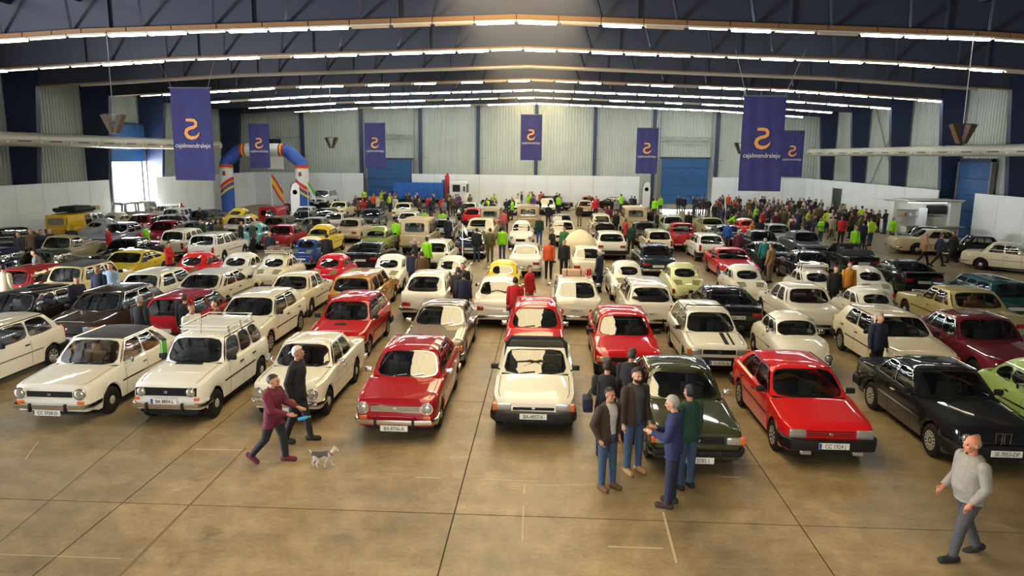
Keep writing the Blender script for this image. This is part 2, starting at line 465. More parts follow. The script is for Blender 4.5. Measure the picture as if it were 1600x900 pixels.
# white partitions, panel by panel
def partition(name, a, b, label, holes=()):
    A = Vector(a); B = Vector(b); L = (B-A).length; d = (B-A)/L
    p = struct(empty(name, (a[0], a[1], 0), math.atan2(d.y, d.x)), label)
    n = max(1, round(L/2.44)); q = L/n
    me = MB().box(.012, q-.012, -.04, .04, 0, PH).mesh('partition_panel')
    low = MB().box(.012, q-.012, -.04, .04, 2.75, PH).mesh('partition_panel')
    for i in range(n):
        obj('partition_panel', low if i in holes else me, M_PART, p, (i*q, 0, 0))
    obj('cap_rail', MB().box(0, L, -.05, .05, PH, PH+.05), M_PART, p)
partition('wall_partition_back_left', (PXL,PYB), (-19.4,PYB), 'white panel partition before the back wall, left of the blue door')
partition('wall_partition_back_middle', (-14.3,PYB), (9.3,PYB), 'white panel partition between the two blue doors')
partition('wall_partition_back_right', (16.7,PYB), (PXR,PYB), 'white panel partition right of the blue back door')
partition('wall_partition_left_near', (PXL,30), (PXL,50.9), 'white panel partition along the left wall before the bright door')
partition('wall_partition_left_far', (PXL,57.2), (PXL,PYB), 'white panel partition along the left wall beyond the bright door')
partition('wall_partition_right_far', (PXR,PYB), (PXR,51.2), 'white panel partition along the right wall with a doorway', (3,))
partition('wall_partition_right_near', (PXR,46.9), (PXR,30), 'white panel partition along the right wall nearer the camera')

# doors
def slat_door(name, par_loc, rz, wdt, z0, z1, label, n=5):
    d = struct(empty(name, par_loc, rz), label)
    h = (z1-z0)/n
    for i in range(n):
        obj('door_panel', MB().box(-wdt/2+.02, wdt/2-.02, -.05, .05, z0+i*h+.02, z0+(i+1)*h-.02), M_BLUE, d)
    for s in (-1,1): obj('door_frame', MB().box(s*wdt/2-.09, s*wdt/2+.09, -.12, .12, 0, z1+.15), M_CABLE, d)
    obj('door_frame', MB().box(-wdt/2-.09, wdt/2+.09, -.12, .12, z1, z1+.2), mat('navy_post', (.018,.036,.085), .5), d)
    return d
slat_door('door_1', (-16.85, YB-.45, 0), 0, 4.9, 0, 4.8, 'blue panelled industrial door behind the truck')
d2 = slat_door('door_2', (14.05, YB-.45, 0), 0, 5.0, .55, 5.2, 'blue panelled back door raised over a strip of daylight')
obj('door_handle', MB().box(-.3,.3,-.1,-.05,3.0,3.06), M_CHROME, d2)
slat_door('door_3', (XL+.35, 56.35, 0), radians(-90), 4.9, 4.6, 7.4, 'blue door raised above the bright open doorway on the left', 3)
slat_door('door_4', (XR-.35, 49.1, 0), radians(90), 3.7, 0, 5.3, 'tall blue door behind the food stall on the right')
area('daylight_under_back_door', (14.05, YB-.6, .25), (radians(-100), 0, 0), 4.8, .45, 260, (.95,.97,1.0))
for x in (-16.85, 14.05):      # lattice beams over the back doors
    t = struct(empty('trim_lattice', (x, YB-.5, 6.9)), 'lattice girder above the back door')
    for z in (0,.45): obj('chord', MB().box(-2.6,2.6,-.04,.04,z,z+.06), M_CABLE, t)
    for i in range(8): obj('lacing', MB().bar((-2.6+.65*i,0,.05 if i%2 else .45), (-2.6+.65*(i+1),0,.45 if i%2 else .05), .04, .04), M_CABLE, t)
    for s in (-1,1): obj('mast', MB().box(s*2.65-.06,s*2.65+.06,-.06,.06,-6.9,3.4), M_CABLE, t)
wn = struct(empty('window_1', (-29.3, YB-.2, 6.25)), 'small dark window high on the back wall')
obj('window_frame', MB().box(-.8,.8,-.05,.05,-.6,-.5).box(-.8,.8,-.05,.05,.5,.6).box(-.8,-.7,-.05,.05,-.5,.5).box(.7,.8,-.05,.05,-.5,.5).box(-.04,.04,-.05,.05,-.5,.5), M_NAVY, wn)
for s in (-1,1): obj('pane', MB().box(s*.37-.33,s*.37+.33,-.02,.02,-.5,.5), mat('dark_pane', (.03,.035,.045), .1), wn)
# wall cross bracing on the right wall
for (a, b) in (((XR-.15,60.2,3.0),(XR-.15,65.2,9.6)), ((XR-.15,65.2,3.0),(XR-.15,60.2,9.6))):
    struct(obj('trim_bracing', MB().tube([a,b], .035, 5), M_CABLE), 'thin diagonal wind brace on the right wall')

# ------------------------------------------------------------------ ventilation ducts
def duct(x, z, y0, y1, r, side, label):
    t = tag(empty('air_duct', (x, y0, z)), label, 'duct')
    L = y1-y0; n = int(L/6)
    for i in range(n):
        obj('duct_section', MB().lathe([(i*L/n+.01,r),((i+1)*L/n-.06,r),((i+1)*L/n-.05,r*1.05),((i+1)*L/n-.005,r*1.05)], 16, 'y').mesh('duct_section', 40), M_DUCT, t)
    noz = MB().sphere((0,0,0), .11, 8, 5).mesh('nozzle', 60)
    slot = MB().box(-.02,.02,-.55,.55,-.03,.03).mesh('slot')
    k = 0; y = 1.2
    while y < L-1:
        obj('nozzle', noz, mat('nozzle_grey', (.62,.58,.48), .4), t, (side*r*.93, y, -r*.38))
        obj('slot', slot, mat('slot_shadow', (.07,.06,.05), .8), t, (side*r*.95, y+1.35, -r*.22))
        y += 2.7; k += 1
    for yy in range(2, int(L), 7):
        obj('hanger', MB().tube([(0,yy,r),(0,yy,9.0-z)], .02, 4), M_CABLE, t)
duct(-29.8, 6.0, 30, 66.0, .40, 1, 'large beige air duct running along the left wall')
duct(25.2, 5.95, 30, 74.0, .33, -1, 'beige air duct with round nozzles along the right wall')

# ------------------------------------------------------------------ banners
M_BANN = noisy(mat('banner_cloth', (.040,.040,.165), .8), 1.2, .85, 1.1, 2)
M_ORANGE = mat('logo_orange', (.85,.36,.10), .7)
M_CREAMT = mat('logo_cream', (.80,.72,.66), .7)
def banner(px, py0, py1, Y, wdt, label, ry=0.0):
    depth = Y
    X = at(px, py0, CAMH).x if False else None
    # intersect the pixel ray with the plane y = Y
    def ray(px_, py_):
        d = _fw + _R*((px_-800)/FPX) + _U*((450-py_)/FPX); return CAM + d*(Y/d.y)
    a = ray(px, py0); b = ray(px, py1); ht = a.z-b.z; xm = (a.x+b.x)/2
    t = tag(empty('hanging_banner', (xm, Y, b.z), ry), label, 'banner', 'navy banners hung from the roof')
    P = []; n, mrow = 14, 10
    for sgn in (-1, 1):
        P.append([[(-wdt/2+wdt*i/n, .02*sin(i*1.3+j*.25)*(1-j/mrow*.4)+sgn*.006, ht*j/mrow) for i in range(n+1)] for j in range(mrow+1)])
    mb = MB().grid(P[0]).grid([r[::-1] for r in P[1]])
    obj('cloth', mb.mesh('cloth', 60), M_BANN, t)
    obj('top_rod', MB().tube([(-wdt/2-.06,0,ht),(wdt/2+.06,0,ht)], .03, 6), M_CABLE, t)
    obj('bottom_rod', MB().tube([(-wdt/2,0,0),(wdt/2,0,0)], .025, 6), M_BANN, t)
    up = 10.3-b.z
    for s in (-1,1): obj('cable', MB().tube([(s*wdt*.45,0,ht),(s*wdt*.8,-.3 if Y<40 else .1,up)], .012, 4), M_CABLE, t)
    # emblem: hooked ribbon with a flat head
    path = [(-.30,.46,.10),(-.05,.47,.12),(.14,.44,.13),(.23,.33,.13),(.22,.18,.13),(.08,.09,.13),(-.12,.05,.13),(-.28,-.05,.14),(-.33,-.22,.15),(-.24,-.38,.15),(-.05,-.45,.14),(.16,-.42,.12),(.31,-.31,.08),(.40,-.15,.02)]
    sc = wdt*.47; zc = ht*.555
    top = []; bot = []
    for i, (x, z, r) in enumerate(path):
        x0, z0, _ = path[max(0,i-1)]; x1, z1, _ = path[min(len(path)-1,i+1)]
        L = math.hypot(x1-x0, z1-z0); nx, nz = -(z1-z0)/L, (x1-x0)/L
        r *= 1.28; top.append((x+nx*r/2, z+nz*r/2)); bot.append((x-nx*r/2, z-nz*r/2))
    mb = MB().grid([[(p[0]*sc,-.045,p[1]*sc+zc) for p in top],[(p[0]*sc,-.045,p[1]*sc+zc) for p in bot]])
    mb.grid([[(p[0]*sc,-.030,p[1]*sc+zc) for p in bot],[(p[0]*sc,-.030,p[1]*sc+zc) for p in top]])
    e = obj('emblem', mb, M_ORANGE, t)
    text('cajalmendralejo', wdt*.152, M_CREAMT, t, (0,-.04,ht*.375), (radians(90),0,0), sx=.93)
    return t
banner(301, 137, 281, 36.0, 2.0, 'large navy hanging banner nearest the bright left doorway')
banner(1191, 150, 298, 36.0, 1.98, 'large navy hanging banner in front of the crowd on the right')
banner(405, 193, 262, 65.5, 1.85, 'small navy hanging banner in front of the inflatable arch')
banner(586, 192, 262, 65.5, 1.85, 'small navy hanging banner in front of the left back door')
banner(830, 179, 250, 65.5, 1.85, 'small navy hanging banner at the middle of the back wall')
banner(1011, 200, 271, 65.5, 1.85, 'small navy hanging banner beside the right back door')
banner(1238, 204, 276, 65.5, 1.85, 'small navy hanging banner partly hidden by the larger right banner')

# ------------------------------------------------------------------ loudspeaker clusters
def speakers(x, y, z, s, label):
    t = tag(empty('loudspeaker_cluster', (x, y, z)), label, 'loudspeaker', 'loudspeakers hung on cables')
    for q in (-1, 1):
        mb = MB()
        a, b, h = .16*s, .30*s, .95*s
        pts = []
        for zz, hw in ((0,.07*s),(h,.17*s)):
            cx = q*(.10*s+zz*.36)
            pts += [(cx-hw,-.2*s,zz),(cx+hw,-.2*s,zz),(cx+hw,.2*s,zz),(cx-hw,.2*s,zz)]
        mb.add(pts, [(0,3,2,1),(4,5,6,7),(0,1,5,4),(1,2,6,5),(2,3,7,6),(3,0,4,7)])
        o = obj('speaker_box', mb, M_BROWN, t)
        obj('grille', MB().add([(p[0],p[1]-.01,p[2]) for p in (pts[0],pts[1],pts[5],pts[4])], [(0,1,2,3)]), mat('speaker_grille', (.05,.035,.02), .8), o)
    obj('mount_bar', MB().box(-.55*s,.55*s,-.03,.03,.95*s,1.0*s), M_BROWN, t)
    obj('cable', MB().tube([(0,0,.97*s),(0,.0,10.2-z-.2)], .018, 4), M_CABLE, t)
speakers(-17.3, 29.1, 6.1, .75, 'brown loudspeaker pair on a cable by the left bright doorway')
speakers(15.5, 29.1, 6.0, .75, 'brown loudspeaker pair on a cable before the blue door on the right')
speakers(-15.1, 51.3, 5.75, .75, 'distant brown loudspeaker pair left of the middle banner')
speakers(12.9, 51.3, 5.65, .75, 'distant brown loudspeaker pair right of the middle banner')
# ------------------------------------------------------------------ car builder
# Every type is described by measures in metres; y runs from the nose (0) to the tail (L).
def interp(x, pts):
    if x <= pts[0][0]: return pts[0][1]
    for (a, b), (c, d) in zip(pts[:-1], pts[1:]):
        if x <= c: return b+(d-b)*(x-a)/(c-a) if c > a else d
    return pts[-1][1]

BASE = dict(L=4.0, W=1.6, H=1.4, zs=.24, top=None, yc=1.15, ywt=1.65, yrt=3.0, yrb=3.6, fa=.75, ra=3.2, r=.29,
            pf=.10, lf=.45, pr=.10, lr=.45, rs=.07, crown=.03, th=.16, rcr=.06, bow=.14, bowr=.10,
            cells=[(0,.46),(.50,.86)], solid=.86, cor=6, corw=6, corr=6, side_v=(.06,.90), doors=[.03,.5], rake=.0, raker=.0,
            head='round', hx=.60, hz=.62, hr=.095, grille=(.42,.56,.68,4), gmat='chrome', bump='chrome', bz=.42, tail='rect', tz=.66, ind=True,
            roofparts=(), mirror='chrome', plz=None, glass_m=(.05,.05), ws_v=(.05,.93), rw_v=(.08,.90), rw_m=.07, ws_m=.045, hub=0, trim='chrome', cab=False, lid=None)

def car_meshes(name, **kw):
    p = dict(BASE); p.update(kw)
    L, W, H = p['L'], p['W'], p['H']; hw = W/2; rs = p['rs']; r = p['r']; ra = r+.055
    top = p['top']
    zt = lambda y: interp(y, top)
    def wy(y):
        w = hw
        if y < p['lf']: w -= hw*p['pf']*(1-max(0,y)/p['lf'])**2.0
        if y > L-p['lr']: w -= hw*p['pr']*(1-max(0,(L-y))/p['lr'])**2.0
        return w
    def zb(y):
        z = p['zs'] if .25 < y < L-.3 else p['zs']+.05
        for a in (p['fa'], p['ra']):
            d = abs(y-a)
            if d < ra: z = max(z, r+sqrt(ra*ra-d*d))
        return z
    yc, yrb = p['yc'], p['yrb']
    ysn = {0.0, .045, .10, L, L-.045, L-.10, yc-.003, yc, yrb, yrb+.003}
    k = 0.2
    while k < L-.15: ysn.add(round(k,3)); k += .13
    for a in (p['fa'], p['ra']):
        for t in range(0, 181, 15):
            y = a+ra*cos(radians(t))
            if .01 < y < L-.01: ysn.add(round(y,4))
        ysn.add(a-ra-.004); ysn.add(a+ra+.004)
    for y, _ in top: ysn.add(round(min(max(y,0),L),4))
    ysn = sorted(y for y in ysn if 0 <= y <= L)
    ysn = [y for i, y in enumerate(ysn) if i == 0 or y-ysn[i-1] > .0025]
    def half(y):
        w = wy(y); t = zt(y); b = zb(y); e = 0.0
        for q in (y, L-y):
            if q < .02: e = 1.0
            elif q < .07: e = .25
        w -= .045*e; t -= .045*e; b = min(b+.02*e, t-.15)
        zs = p['zs']; zm = zs+.52*(t-zs)
        P = [(w*.955, b), (w*.985, b+.35*(zm-b) if b < zm else b+.02), (w, max(zm, b+.04)), (w-.014, max(t-rs*1.15, b+.07)), (w-.30*rs-.008, t-.33*rs), (w-rs, t)]
        if yc <= y <= yrb and not (p.get('closed')):
            P += [(w-rs-.05, t-.012), (w-rs-.065, t-.12), (w-rs-.07, t-.28)]
            return P
        cr = p['crown']*(1 if e == 0 else .6)
        P += [(.64*w, t+.62*cr), (.34*w, t+.92*cr), (0, t+cr)]
        return P
    def rk(y, z):
        """slant of nose and tail"""
        f = max(0, 1-y/.5); g = max(0, 1-(L-y)/.5)
        return y + p['rake']*(z-.5)*f + p['raker']*(z-.5)*g
    out = []
    mb = MB(); rows = []
    for y in ysn:
        h = half(y); row = [(x, rk(y, z), z) for x, z in h] + [(-x, rk(y, z), z) for x, z in h[::-1]]
        rows.append(row)
    n = 9
    o = 0
    for row in rows: mb.v += row
    c = 18
    for i in range(len(rows)-1):
        cabin = yc-.001 <= ysn[i] and ysn[i+1] <= yrb+.001 and not p.get('closed')
        for j in range(c-1):
            if j == 8: 
                continue
            a = i*c+j; mb.f.append((a, a+1, a+c+1, a+c))
    # the two halves meet at x=0 (index 8 and 9) and weld there
    mb.f.append(tuple(range(c))); mb.f.append(tuple((len(rows)-1)*c+j for j in range(c-1,-1,-1)))
    off = -L/2
    def fin(m_): 
        m_.v = [(x, y+off, z) for x, y, z in m_.v]; return m_
    out.append(('body', fin(mb).mesh(name+'_body', 32, True), 'paint', 0, None))
    # underbody and cabin tub
    ub = MB().box(-hw+.25, hw-.25, .22, L-.22, .17, .52)
    ub.box(-hw+.12, hw-.12, p['fa']+ra+.05, p['ra']-ra-.05, .17, .40)
    ub.box(-hw*.8, hw*.8, .10, .5, .26, .5).box(-hw*.8, hw*.8, L-.5, L-.10, .26, .5)
    out.append(('underbody', fin(ub).mesh(name+'_under'), 'dark', 0, None))
    zi = zt(yc)-.28
    tub = MB().box(-hw+.10, hw-.10, yc+.05, yrb-.02, .40, zi-.08)
    tub.box(-hw+.13, hw-.13, yc+.02, yc+.34, zi-.08, zt(yc)-.03)           # dashboard
    tub.box(-hw+.15, hw-.15, yrb-.25 if yrb-.25 > p['yrt'] else yrb-.12, yrb-.015, zi-.08, zt(yrb)-.05)  # parcel shelf
    out.append(('interior', fin(tub).mesh(name+'_tub'), 'int', 0, None))
    # seats
    ysd = yc+1.02 if yrb-yc > 2.0 else yc+.9
    ystop = H-.34 if not p['cab'] else zt(yc)+.28
    for s in (-1, 1):
        sb = MB().bbox(s*.34-.23, s*.34+.23, ysd-.05, ysd+.10, zi-.1, ystop-.10, .05).bbox(s*.34-.13, s*.34+.13, ysd-.0, ysd+.09, ystop-.12, ystop+.04, .04)
        out.append(('seat', fin(sb).mesh(name+'_seat', 50), 'seat', 1, None))
    yb2 = min(ysd+.85, yrb-.30)
    rb = MB().bbox(-hw+.22, hw-.22, yb2, yb2+.16, zi-.1, min(ystop-.12, zt(yrb)+.16), .05)
    out.append(('rear_seat', fin(rb).mesh(name+'_rseat', 50), 'seat', 1, None))
    sw = MB(); cx, cy, cz = .34, yc+.42, zt(yc)+.0
    sw.tube([(cx+.18*cos(t*pi/8), cy+.06*sin(t*pi/8), cz+.16*sin(t*pi/8)) for t in range(17)], .013, 5)
    sw.bar((cx-.17,cy,cz),(cx+.17,cy,cz),.03,.02)
    out.append(('steering_wheel', fin(sw).mesh(name+'_sw', 50), 'black', 2, None))
    # greenhouse surfaces
    ywt, yrt = p['ywt'], p['yrt']; bow, bowr = p['bow'], p['bowr']
    zr = H-p['rcr']; th = p['th']
    xt = lambda y: hw-rs-th
    xb = lambda y: wy(y)-rs-.015
    def side(s):
        ya, yb_ = yc+bow, yrb-bowr; yta, ytb = ywt+bow*.55, yrt-bowr*.6
        def f(u, v):
            y0 = ya+(yb_-ya)*u; y1 = yta+(ytb-yta)*u
            B = Vector((xb(y0), y0, zt(y0)-.005)); T = Vector((hw-rs-th, y1, zr))
            P = B+(T-B)*v; P.x += .030*4*v*(1-v); P.x *= s
            return P
        return f
    def front(u, v):
        B = Vector((u*xb(yc+bow), yc+bow*u*u, zt(yc)-.005)); T = Vector((u*(hw-rs-th), ywt+bow*.55*u*u, zr+(1-u**4)*p['rcr']*.4))
        P = B+(T-B)*v; P.y -= .03*4*v*(1-v); return P
    def rear(u, v):
        B = Vector((u*xb(yrb-bowr), yrb-bowr*u*u, zt(yrb)-.005)); T = Vector((u*(hw-rs-th), yrt-bowr*.6*u*u, zr+(1-u**4)*p['rcr']*.4))
        P = B+(T-B)*v; P.y += .03*4*v*(1-v); return P
    K = 24
    roof = MB(); panes = []; trims = []
    def cell(f, u0, u1, iu0, iu1, iv0, iv1, n_, pname, inward):
        """a window: painted ring from the cell border to the rounded opening, plus the pane"""
        cu, cv = (iu0+iu1)/2, (iv0+iv1)/2; hu, hv = (iu1-iu0)/2, (iv1-iv0)/2
        ou, ov = [], []
        inner, outer, tr = [], [], []
        for i in range(K):
            t = 2*pi*(i+.0)/K; cx, cz = cos(t), sin(t)
            m_ = max(abs(cx), abs(cz)); sx, sz = cx/m_, cz/m_
            q = (abs(cx)**n_+abs(cz)**n_)**(-1/n_)
            ix, iz = cu+hu*cx*q, cv+hv*cz*q
            inner.append(f(ix, iz))
            tr.append(f(cu+hu*cx*q*1.0+ (0), cv+hv*cz*q))
            eu = u0+(u1-u0)*(sx+1)/2; ev = (sz+1)/2
            outer.append(f(eu, ev))
        o_ = len(roof.v); roof.v += [tuple(x) for x in outer]+[tuple(x) for x in inner]
        for i in range(K):
            j = (i+1)%K; roof.f.append((o_+i, o_+j, o_+K+j, o_+K+i))
        pm = MB(); cen = f(cu, cv)
        pm.v = [tuple(x+inward*.006) for x in inner]+[tuple(f(cu+hu*.5*cos(2*pi*i/K), cv+hv*.5*sin(2*pi*i/K))+inward*.006) for i in range(K)]+[tuple(cen+inward*.006)]
        for i in range(K):
            j = (i+1)%K; pm.f.append((i, j, K+j, K+i)); pm.f.append((K+i, K+j, 2*K))
        panes.append((pname, pm))
        tm = MB(); wv = .018
        for q_, (x) in enumerate(inner):
            d = (x-cen).normalized()
            tm.v.append(tuple(x-inward*.006-d*.004)); 
        for x in inner:
            d = (x-cen).normalized(); tm.v.append(tuple(x+d*wv-inward*.006))
        for i in range(K):
            j = (i+1)%K; tm.f.append((i, j, K+j, K+i))
        trims.append((pname+'_trim', tm))
    if not p['cab']:
        v0, v1 = p['side_v']
        for s in (-1, 1):
            f = side(s); last = 0.0; cl = p['cells']
            Ls = (yrb-bowr)-(yc+bow)
            for i, (a, b) in enumerate(cl):
                u0 = 0 if i == 0 else (cl[i-1][1]+a)/2; u1 = (b+cl[i+1][0])/2 if i+1 < len(cl) else p['solid'] if p['solid'] > b+.005 else b+.02
                ma = p['glass_m'][0]/Ls
                cell(f, u0, u1, a+ma if i == 0 else a, b, v0, v1, p['cor'], 'side_window', Vector((-s,0,0)))
                last = u1
            if last < .999:
                g = MB(); roof.grid([[f(last+(1-last)*i/4, j/6) for i in range(5)] for j in range(7)])
        cell(front, -1, 1, -1+p['ws_m']*2, 1-p['ws_m']*2, p['ws_v'][0], p['ws_v'][1], p['corw'], 'windscreen', Vector((0,1,0)))
        cell(rear, -1, 1, -1+p['rw_m']*2, 1-p['rw_m']*2, p['rw_v'][0], p['rw_v'][1], p['corr'], 'rear_window', Vector((0,-1,0)))
        # roof skin
        G = []
        NU, NT = 12, 8
        for j in range(NT+1):
            t = j/NT; row = []
            for i in range(NU+1):
                u = -1+2*i/NU
                ya = ywt+bow*.55*u*u; yb_ = yrt-bowr*.6*u*u
                row.append((u*(hw-rs-th), ya+(yb_-ya)*t, zr+p['rcr']*(1-u**4)*(1-.6*(2*t-1)**4)))
            G.append(row)
        rf = MB().grid(G)
        out.append(('pillars', fin(roof).mesh(name+'_pillars', 35, True), 'paint', 0, None))
        out.append(('roof', fin(rf).mesh(name+'_roof', 40, True), 'roof', 0, None))
        # rain gutters
        for s in (-1,1):
            f = side(s)
            out.append(('gutter', fin(MB().tube([f(u/6, 1.0)+Vector((s*.008,0,.0)) for u in range(7)], .013, 5)).mesh(name+'_gut', 60), 'trim', 2, None))
    else:
        cell(front, -1, 1, -1+.10, 1-.10, .05, .93, 7, 'windscreen', Vector((0,1,0)))
        out.append(('pillars', fin(roof).mesh(name+'_pillars', 35, True), 'paint', 0, None))
    for pn, pm in panes: out.append((pn, fin(pm).mesh(name+'_'+pn, 40), 'glass', 0, None))
    for i, (pn, tm) in enumerate(trims): out.append((pn, fin(tm).mesh(name+'_'+pn, 40), 'trim', 2 if 'side' in pn else 1, None))
    # wipers
    if not p.get('nowiper'):
        for s in (-.62, .02):
            a = front(s*.8, .03)+Vector((0,-.015,0)); b = front(s*.8+.34, .30)+Vector((0,-.015,0)); c2 = front(s*.8+.62, .06)+Vector((0,-.015,0))
            out.append(('wiper', fin(MB().tube([a, front(s*.8+.16,.10)+Vector((0,-.02,0)), front(s*.8+.50,.16)+Vector((0,-.018,0))], .009, 4)).mesh(name+'_wip'), 'trimb', 2, None))
    # side surface helper
    def sx(y, z):
        h = half(min(max(y,.08),L-.08)); 
        pts = sorted([(zz, xx) for xx, zz in h[:5]])
        return interp(z, pts)
    def strip(y0, z0, y1, z1, s, wd, nseg, dirn):
        A = []; B = []
        for i in range(nseg+1):
            t = i/nseg; y = y0+(y1-y0)*t; z = z0+(z1-z0)*t
            dy, dz = (wd/2, 0) if dirn == 'v' else (0, wd/2)
            A.append((s*(sx(y-dy,z-dz)+.004), y-dy, z-dz)); B.append((s*(sx(y+dy,z+dz)+.004), y+dy, z+dz))
        return MB().grid([A,B])
    Ls = (yrb-bowr)-(yc+bow)
    dd = [yc+bow+Ls*u for u in p['doors']]
    for s in (-1, 1):
        for y in dd:
            zl = max(zb(y), p['zs'])+.03
            out.append(('door_seam', fin(strip(y, zl, y, zt(y)-rs*.9, s, .010, 6, 'v')).mesh(name+'_seam'), 'seam', 2, None))
        for y in dd[1:]:
            hb = MB().bbox(s*(sx(y-.14,zt(y)-.14)+.012)-.014, s*(sx(y-.14,zt(y)-.14)+.012)+.014, y-.20, y-.06, zt(y)-.155, zt(y)-.125, .006)
            out.append(('door_handle', fin(hb).mesh(name+'_handle'), 'handle', 1, None))
        zst = p['zs']+.52*(zt(yc+.3)-p['zs'])
        if p.get('strip', True):
            out.append(('side_strip', fin(strip(p['fa']+ra+.03, zst, p['ra']-ra-.03, zst, s, .035, 10, 'h')).mesh(name+'_strip'), 'stripm', 1, None))
        # mirrors
        if p['mirror']:
            ym = yc+bow+.14; zm_ = zt(ym)+.07; xm = xb(ym)+.09
            mm = MB().bbox(s*(xm+.04)-.075, s*(xm+.04)+.075, ym-.04, ym+.05, zm_-.05, zm_+.06, .02).bar((s*(xm-.07),ym+.02,zm_-.07),(s*xm,ym,zm_-.02),.03,.03)
            if s == -1 or p['mirror'] != 'chrome1': out.append(('mirror', fin(mm).mesh(name+'_mirror', 50), 'mirror', 1, None))
    # ends --------------------------------------------------------------
    fy = lambda z: p['rake']*(z-.5)
    ry_ = lambda z: L+p['raker']*(z-.5)
    hx, hz, hr = p['hx'], p['hz'], p['hr']
    def lamp_round(x, z, rr, y, d):
        """round lamp proud of the panel, axis along y; d = -1 nose, 1 tail"""
        return MB().lathe([(y+d*.0, rr), (y+d*.018, rr*.98), (y+d*.035, rr*.8), (y+d*.045, rr*.4), (y+d*.047, .002)], 16, 'y', (x,0,z))
    def ring(x, z, rr, y, d):
        return MB().lathe([(y, rr*1.0), (y+d*.012, rr*1.16), (y+d*.03, rr*1.14), (y+d*.03, rr*1.0)], 16, 'y', (x,0,z))
    hd = p['head']; yl = p.get('hy', 0.0)
    for s in (-1, 1):
        if hd in ('round', 'quad'):
            for q in ([0, 1] if hd == 'quad' else [0]):
                x = s*(hx-q*hr*2.3); y = fy(hz)+yl
                if p.get('hpod'):
                    out.append(('headlight_pod', fin(MB().sphere((x, y+.16, hz), (hr*1.3,.24,hr*1.3), 12, 8)).mesh(name+'_pod', 60), 'paint', 0, None))
                    y = y-.04
                i0 = len(out)
                out.append(('headlight', fin(lamp_round(x, hz, hr, y, -1)).mesh(name+'_hl', 60), 'lens', 0, None))
                out.append(('headlight_rim', fin(ring(x, hz, hr, y+.004, -1)).mesh(name+'_hr', 50), 'chrome', 1, i0))
        elif hd == 'rect':
            out.append(('headlight', fin(MB().bbox(s*hx-hr*1.35, s*hx+hr*1.35, fy(hz)-.022, fy(hz)+.04, hz-hr*.72, hz+hr*.72, .018)).mesh(name+'_hl', 50), 'lens', 0, None))
        if p['ind']:
            xi, zi_ = p.get('ipos', (hx+hr*1.75 if hd == 'rect' else hx, hz if hd == 'rect' else hz-hr-.07))
            wi = p.get('iw', .045 if hd == 'rect' else .07)
            yi = fy(zi_)+yl
            hi = hr*.7 if hd == 'rect' else .03
            out.append(('indicator', fin(MB().bbox(s*xi-wi, s*xi+wi, yi-.014 , yi+.09, zi_-hi, zi_+hi, .01)).mesh(name+'_ind', 50), 'amber', 1, None))
    if p['grille']:
        gw, g0, g1, gn = p['grille']
        gm = MB().box(-gw, gw, fy((g0+g1)/2)-.010, fy((g0+g1)/2)+.04, g0, g1)
        out.append(('grille', fin(gm).mesh(name+'_gr'), 'gback', 0, None))
        gb = len(out)-1
        for i in range(gn):
            z = g0+(g1-g0)*(i+.5)/gn
            out.append(('grille_bar', fin(MB().box(-gw, gw, fy(z)-.024, fy(z)-.008, z-.008, z+.008)).mesh(name+'_gb'), 'gbar', 2, gb))
        out.append(('badge', fin(MB().bbox(-.035,.035, fy(g1)-.03, fy(g1)-.005, (g0+g1)/2-.025, (g0+g1)/2+.025, .008)).mesh(name+'_bd'), 'chrome', 2, gb))
    def bumper(end, hgt, thick):
        d = -1 if end == 'f' else 1; y0 = fy(p['bz']) if d < 0 else ry_(p['bz'])
        we = wy(.12 if d < 0 else L-.12); back = -d
        pts = [(-we-.015, y0+back*.42), (-we-.02, y0+back*.10), (-we+.06, y0+d*.055), (-we*.5, y0+d*.085), (0, y0+d*.09), (we*.5, y0+d*.085), (we-.06, y0+d*.055), (we+.02, y0+back*.10), (we+.015, y0+back*.42)]
        mb_ = MB(); rows_ = []
        for i, (x, y) in enumerate(pts):
            x0, ya = pts[max(0,i-1)]; x1, yb_ = pts[min(len(pts)-1,i+1)]
            l_ = math.hypot(x1-x0, yb_-ya); nx, ny = (yb_-ya)/l_, -(x1-x0)/l_
            if (ny*d) < 0 and abs(ny) > .3 or (abs(ny) <= .3 and nx*x < 0): nx, ny = -nx, -ny
            z = p['bz']; t_ = thick
            rows_.append([(x, y, z-hgt/2), (x+nx*t_*.8, y+ny*t_*.8, z-hgt*.42), (x+nx*t_, y+ny*t_, z), (x+nx*t_*.8, y+ny*t_*.8, z+hgt*.42), (x, y, z+hgt/2), (x-nx*.03, y-ny*.03, z+hgt/2), (x-nx*.03, y-ny*.03, z-hgt/2)])
        for rr in rows_: rr.append(rr[0])
        mb_.grid(rows_)
        mb_.f.append(tuple(range(7))); k0 = (len(pts)-1)*8; mb_.f.append(tuple(k0+i for i in range(6,-1,-1)))
        return mb_
    bh, bt = (.10, .035) if p['bump'] == 'chrome' else (.21, .05)
    for e in 'fr':
        out.append(('bumper', fin(bumper(e, bh, bt)).mesh(name+'_bump'+e, 50), 'bumper', 0, None))
        bi = len(out)-1
        if p['bump'] == 'chrome':
            for s in (-1, 1):
                y0 = fy(p['bz'])-.13 if e == 'f' else ry_(p['bz'])+.13
                out.append(('overrider', fin(MB().bbox(s*.36-.025, s*.36+.025, y0-.02, y0+.05, p['bz']-.10, p['bz']+.07, .015)).mesh(name+'_over', 50), 'black', 2, bi))
    plz = p['plz'] if p['plz'] is not None else p['bz']-(.11 if p['bump'] == 'chrome' else .0)
    yp = fy(plz)-(.12 if p['bump'] == 'chrome' else .16)
    out.append(('front_plate', fin(MB().box(-.26,.26, yp-.008, yp+.004, plz-.055, plz+.055)).mesh(name+'_pf'), 'plate', 0, None))
    zpr = p.get('plr', p['tz'] if p['tail'] != 'small' else .60)
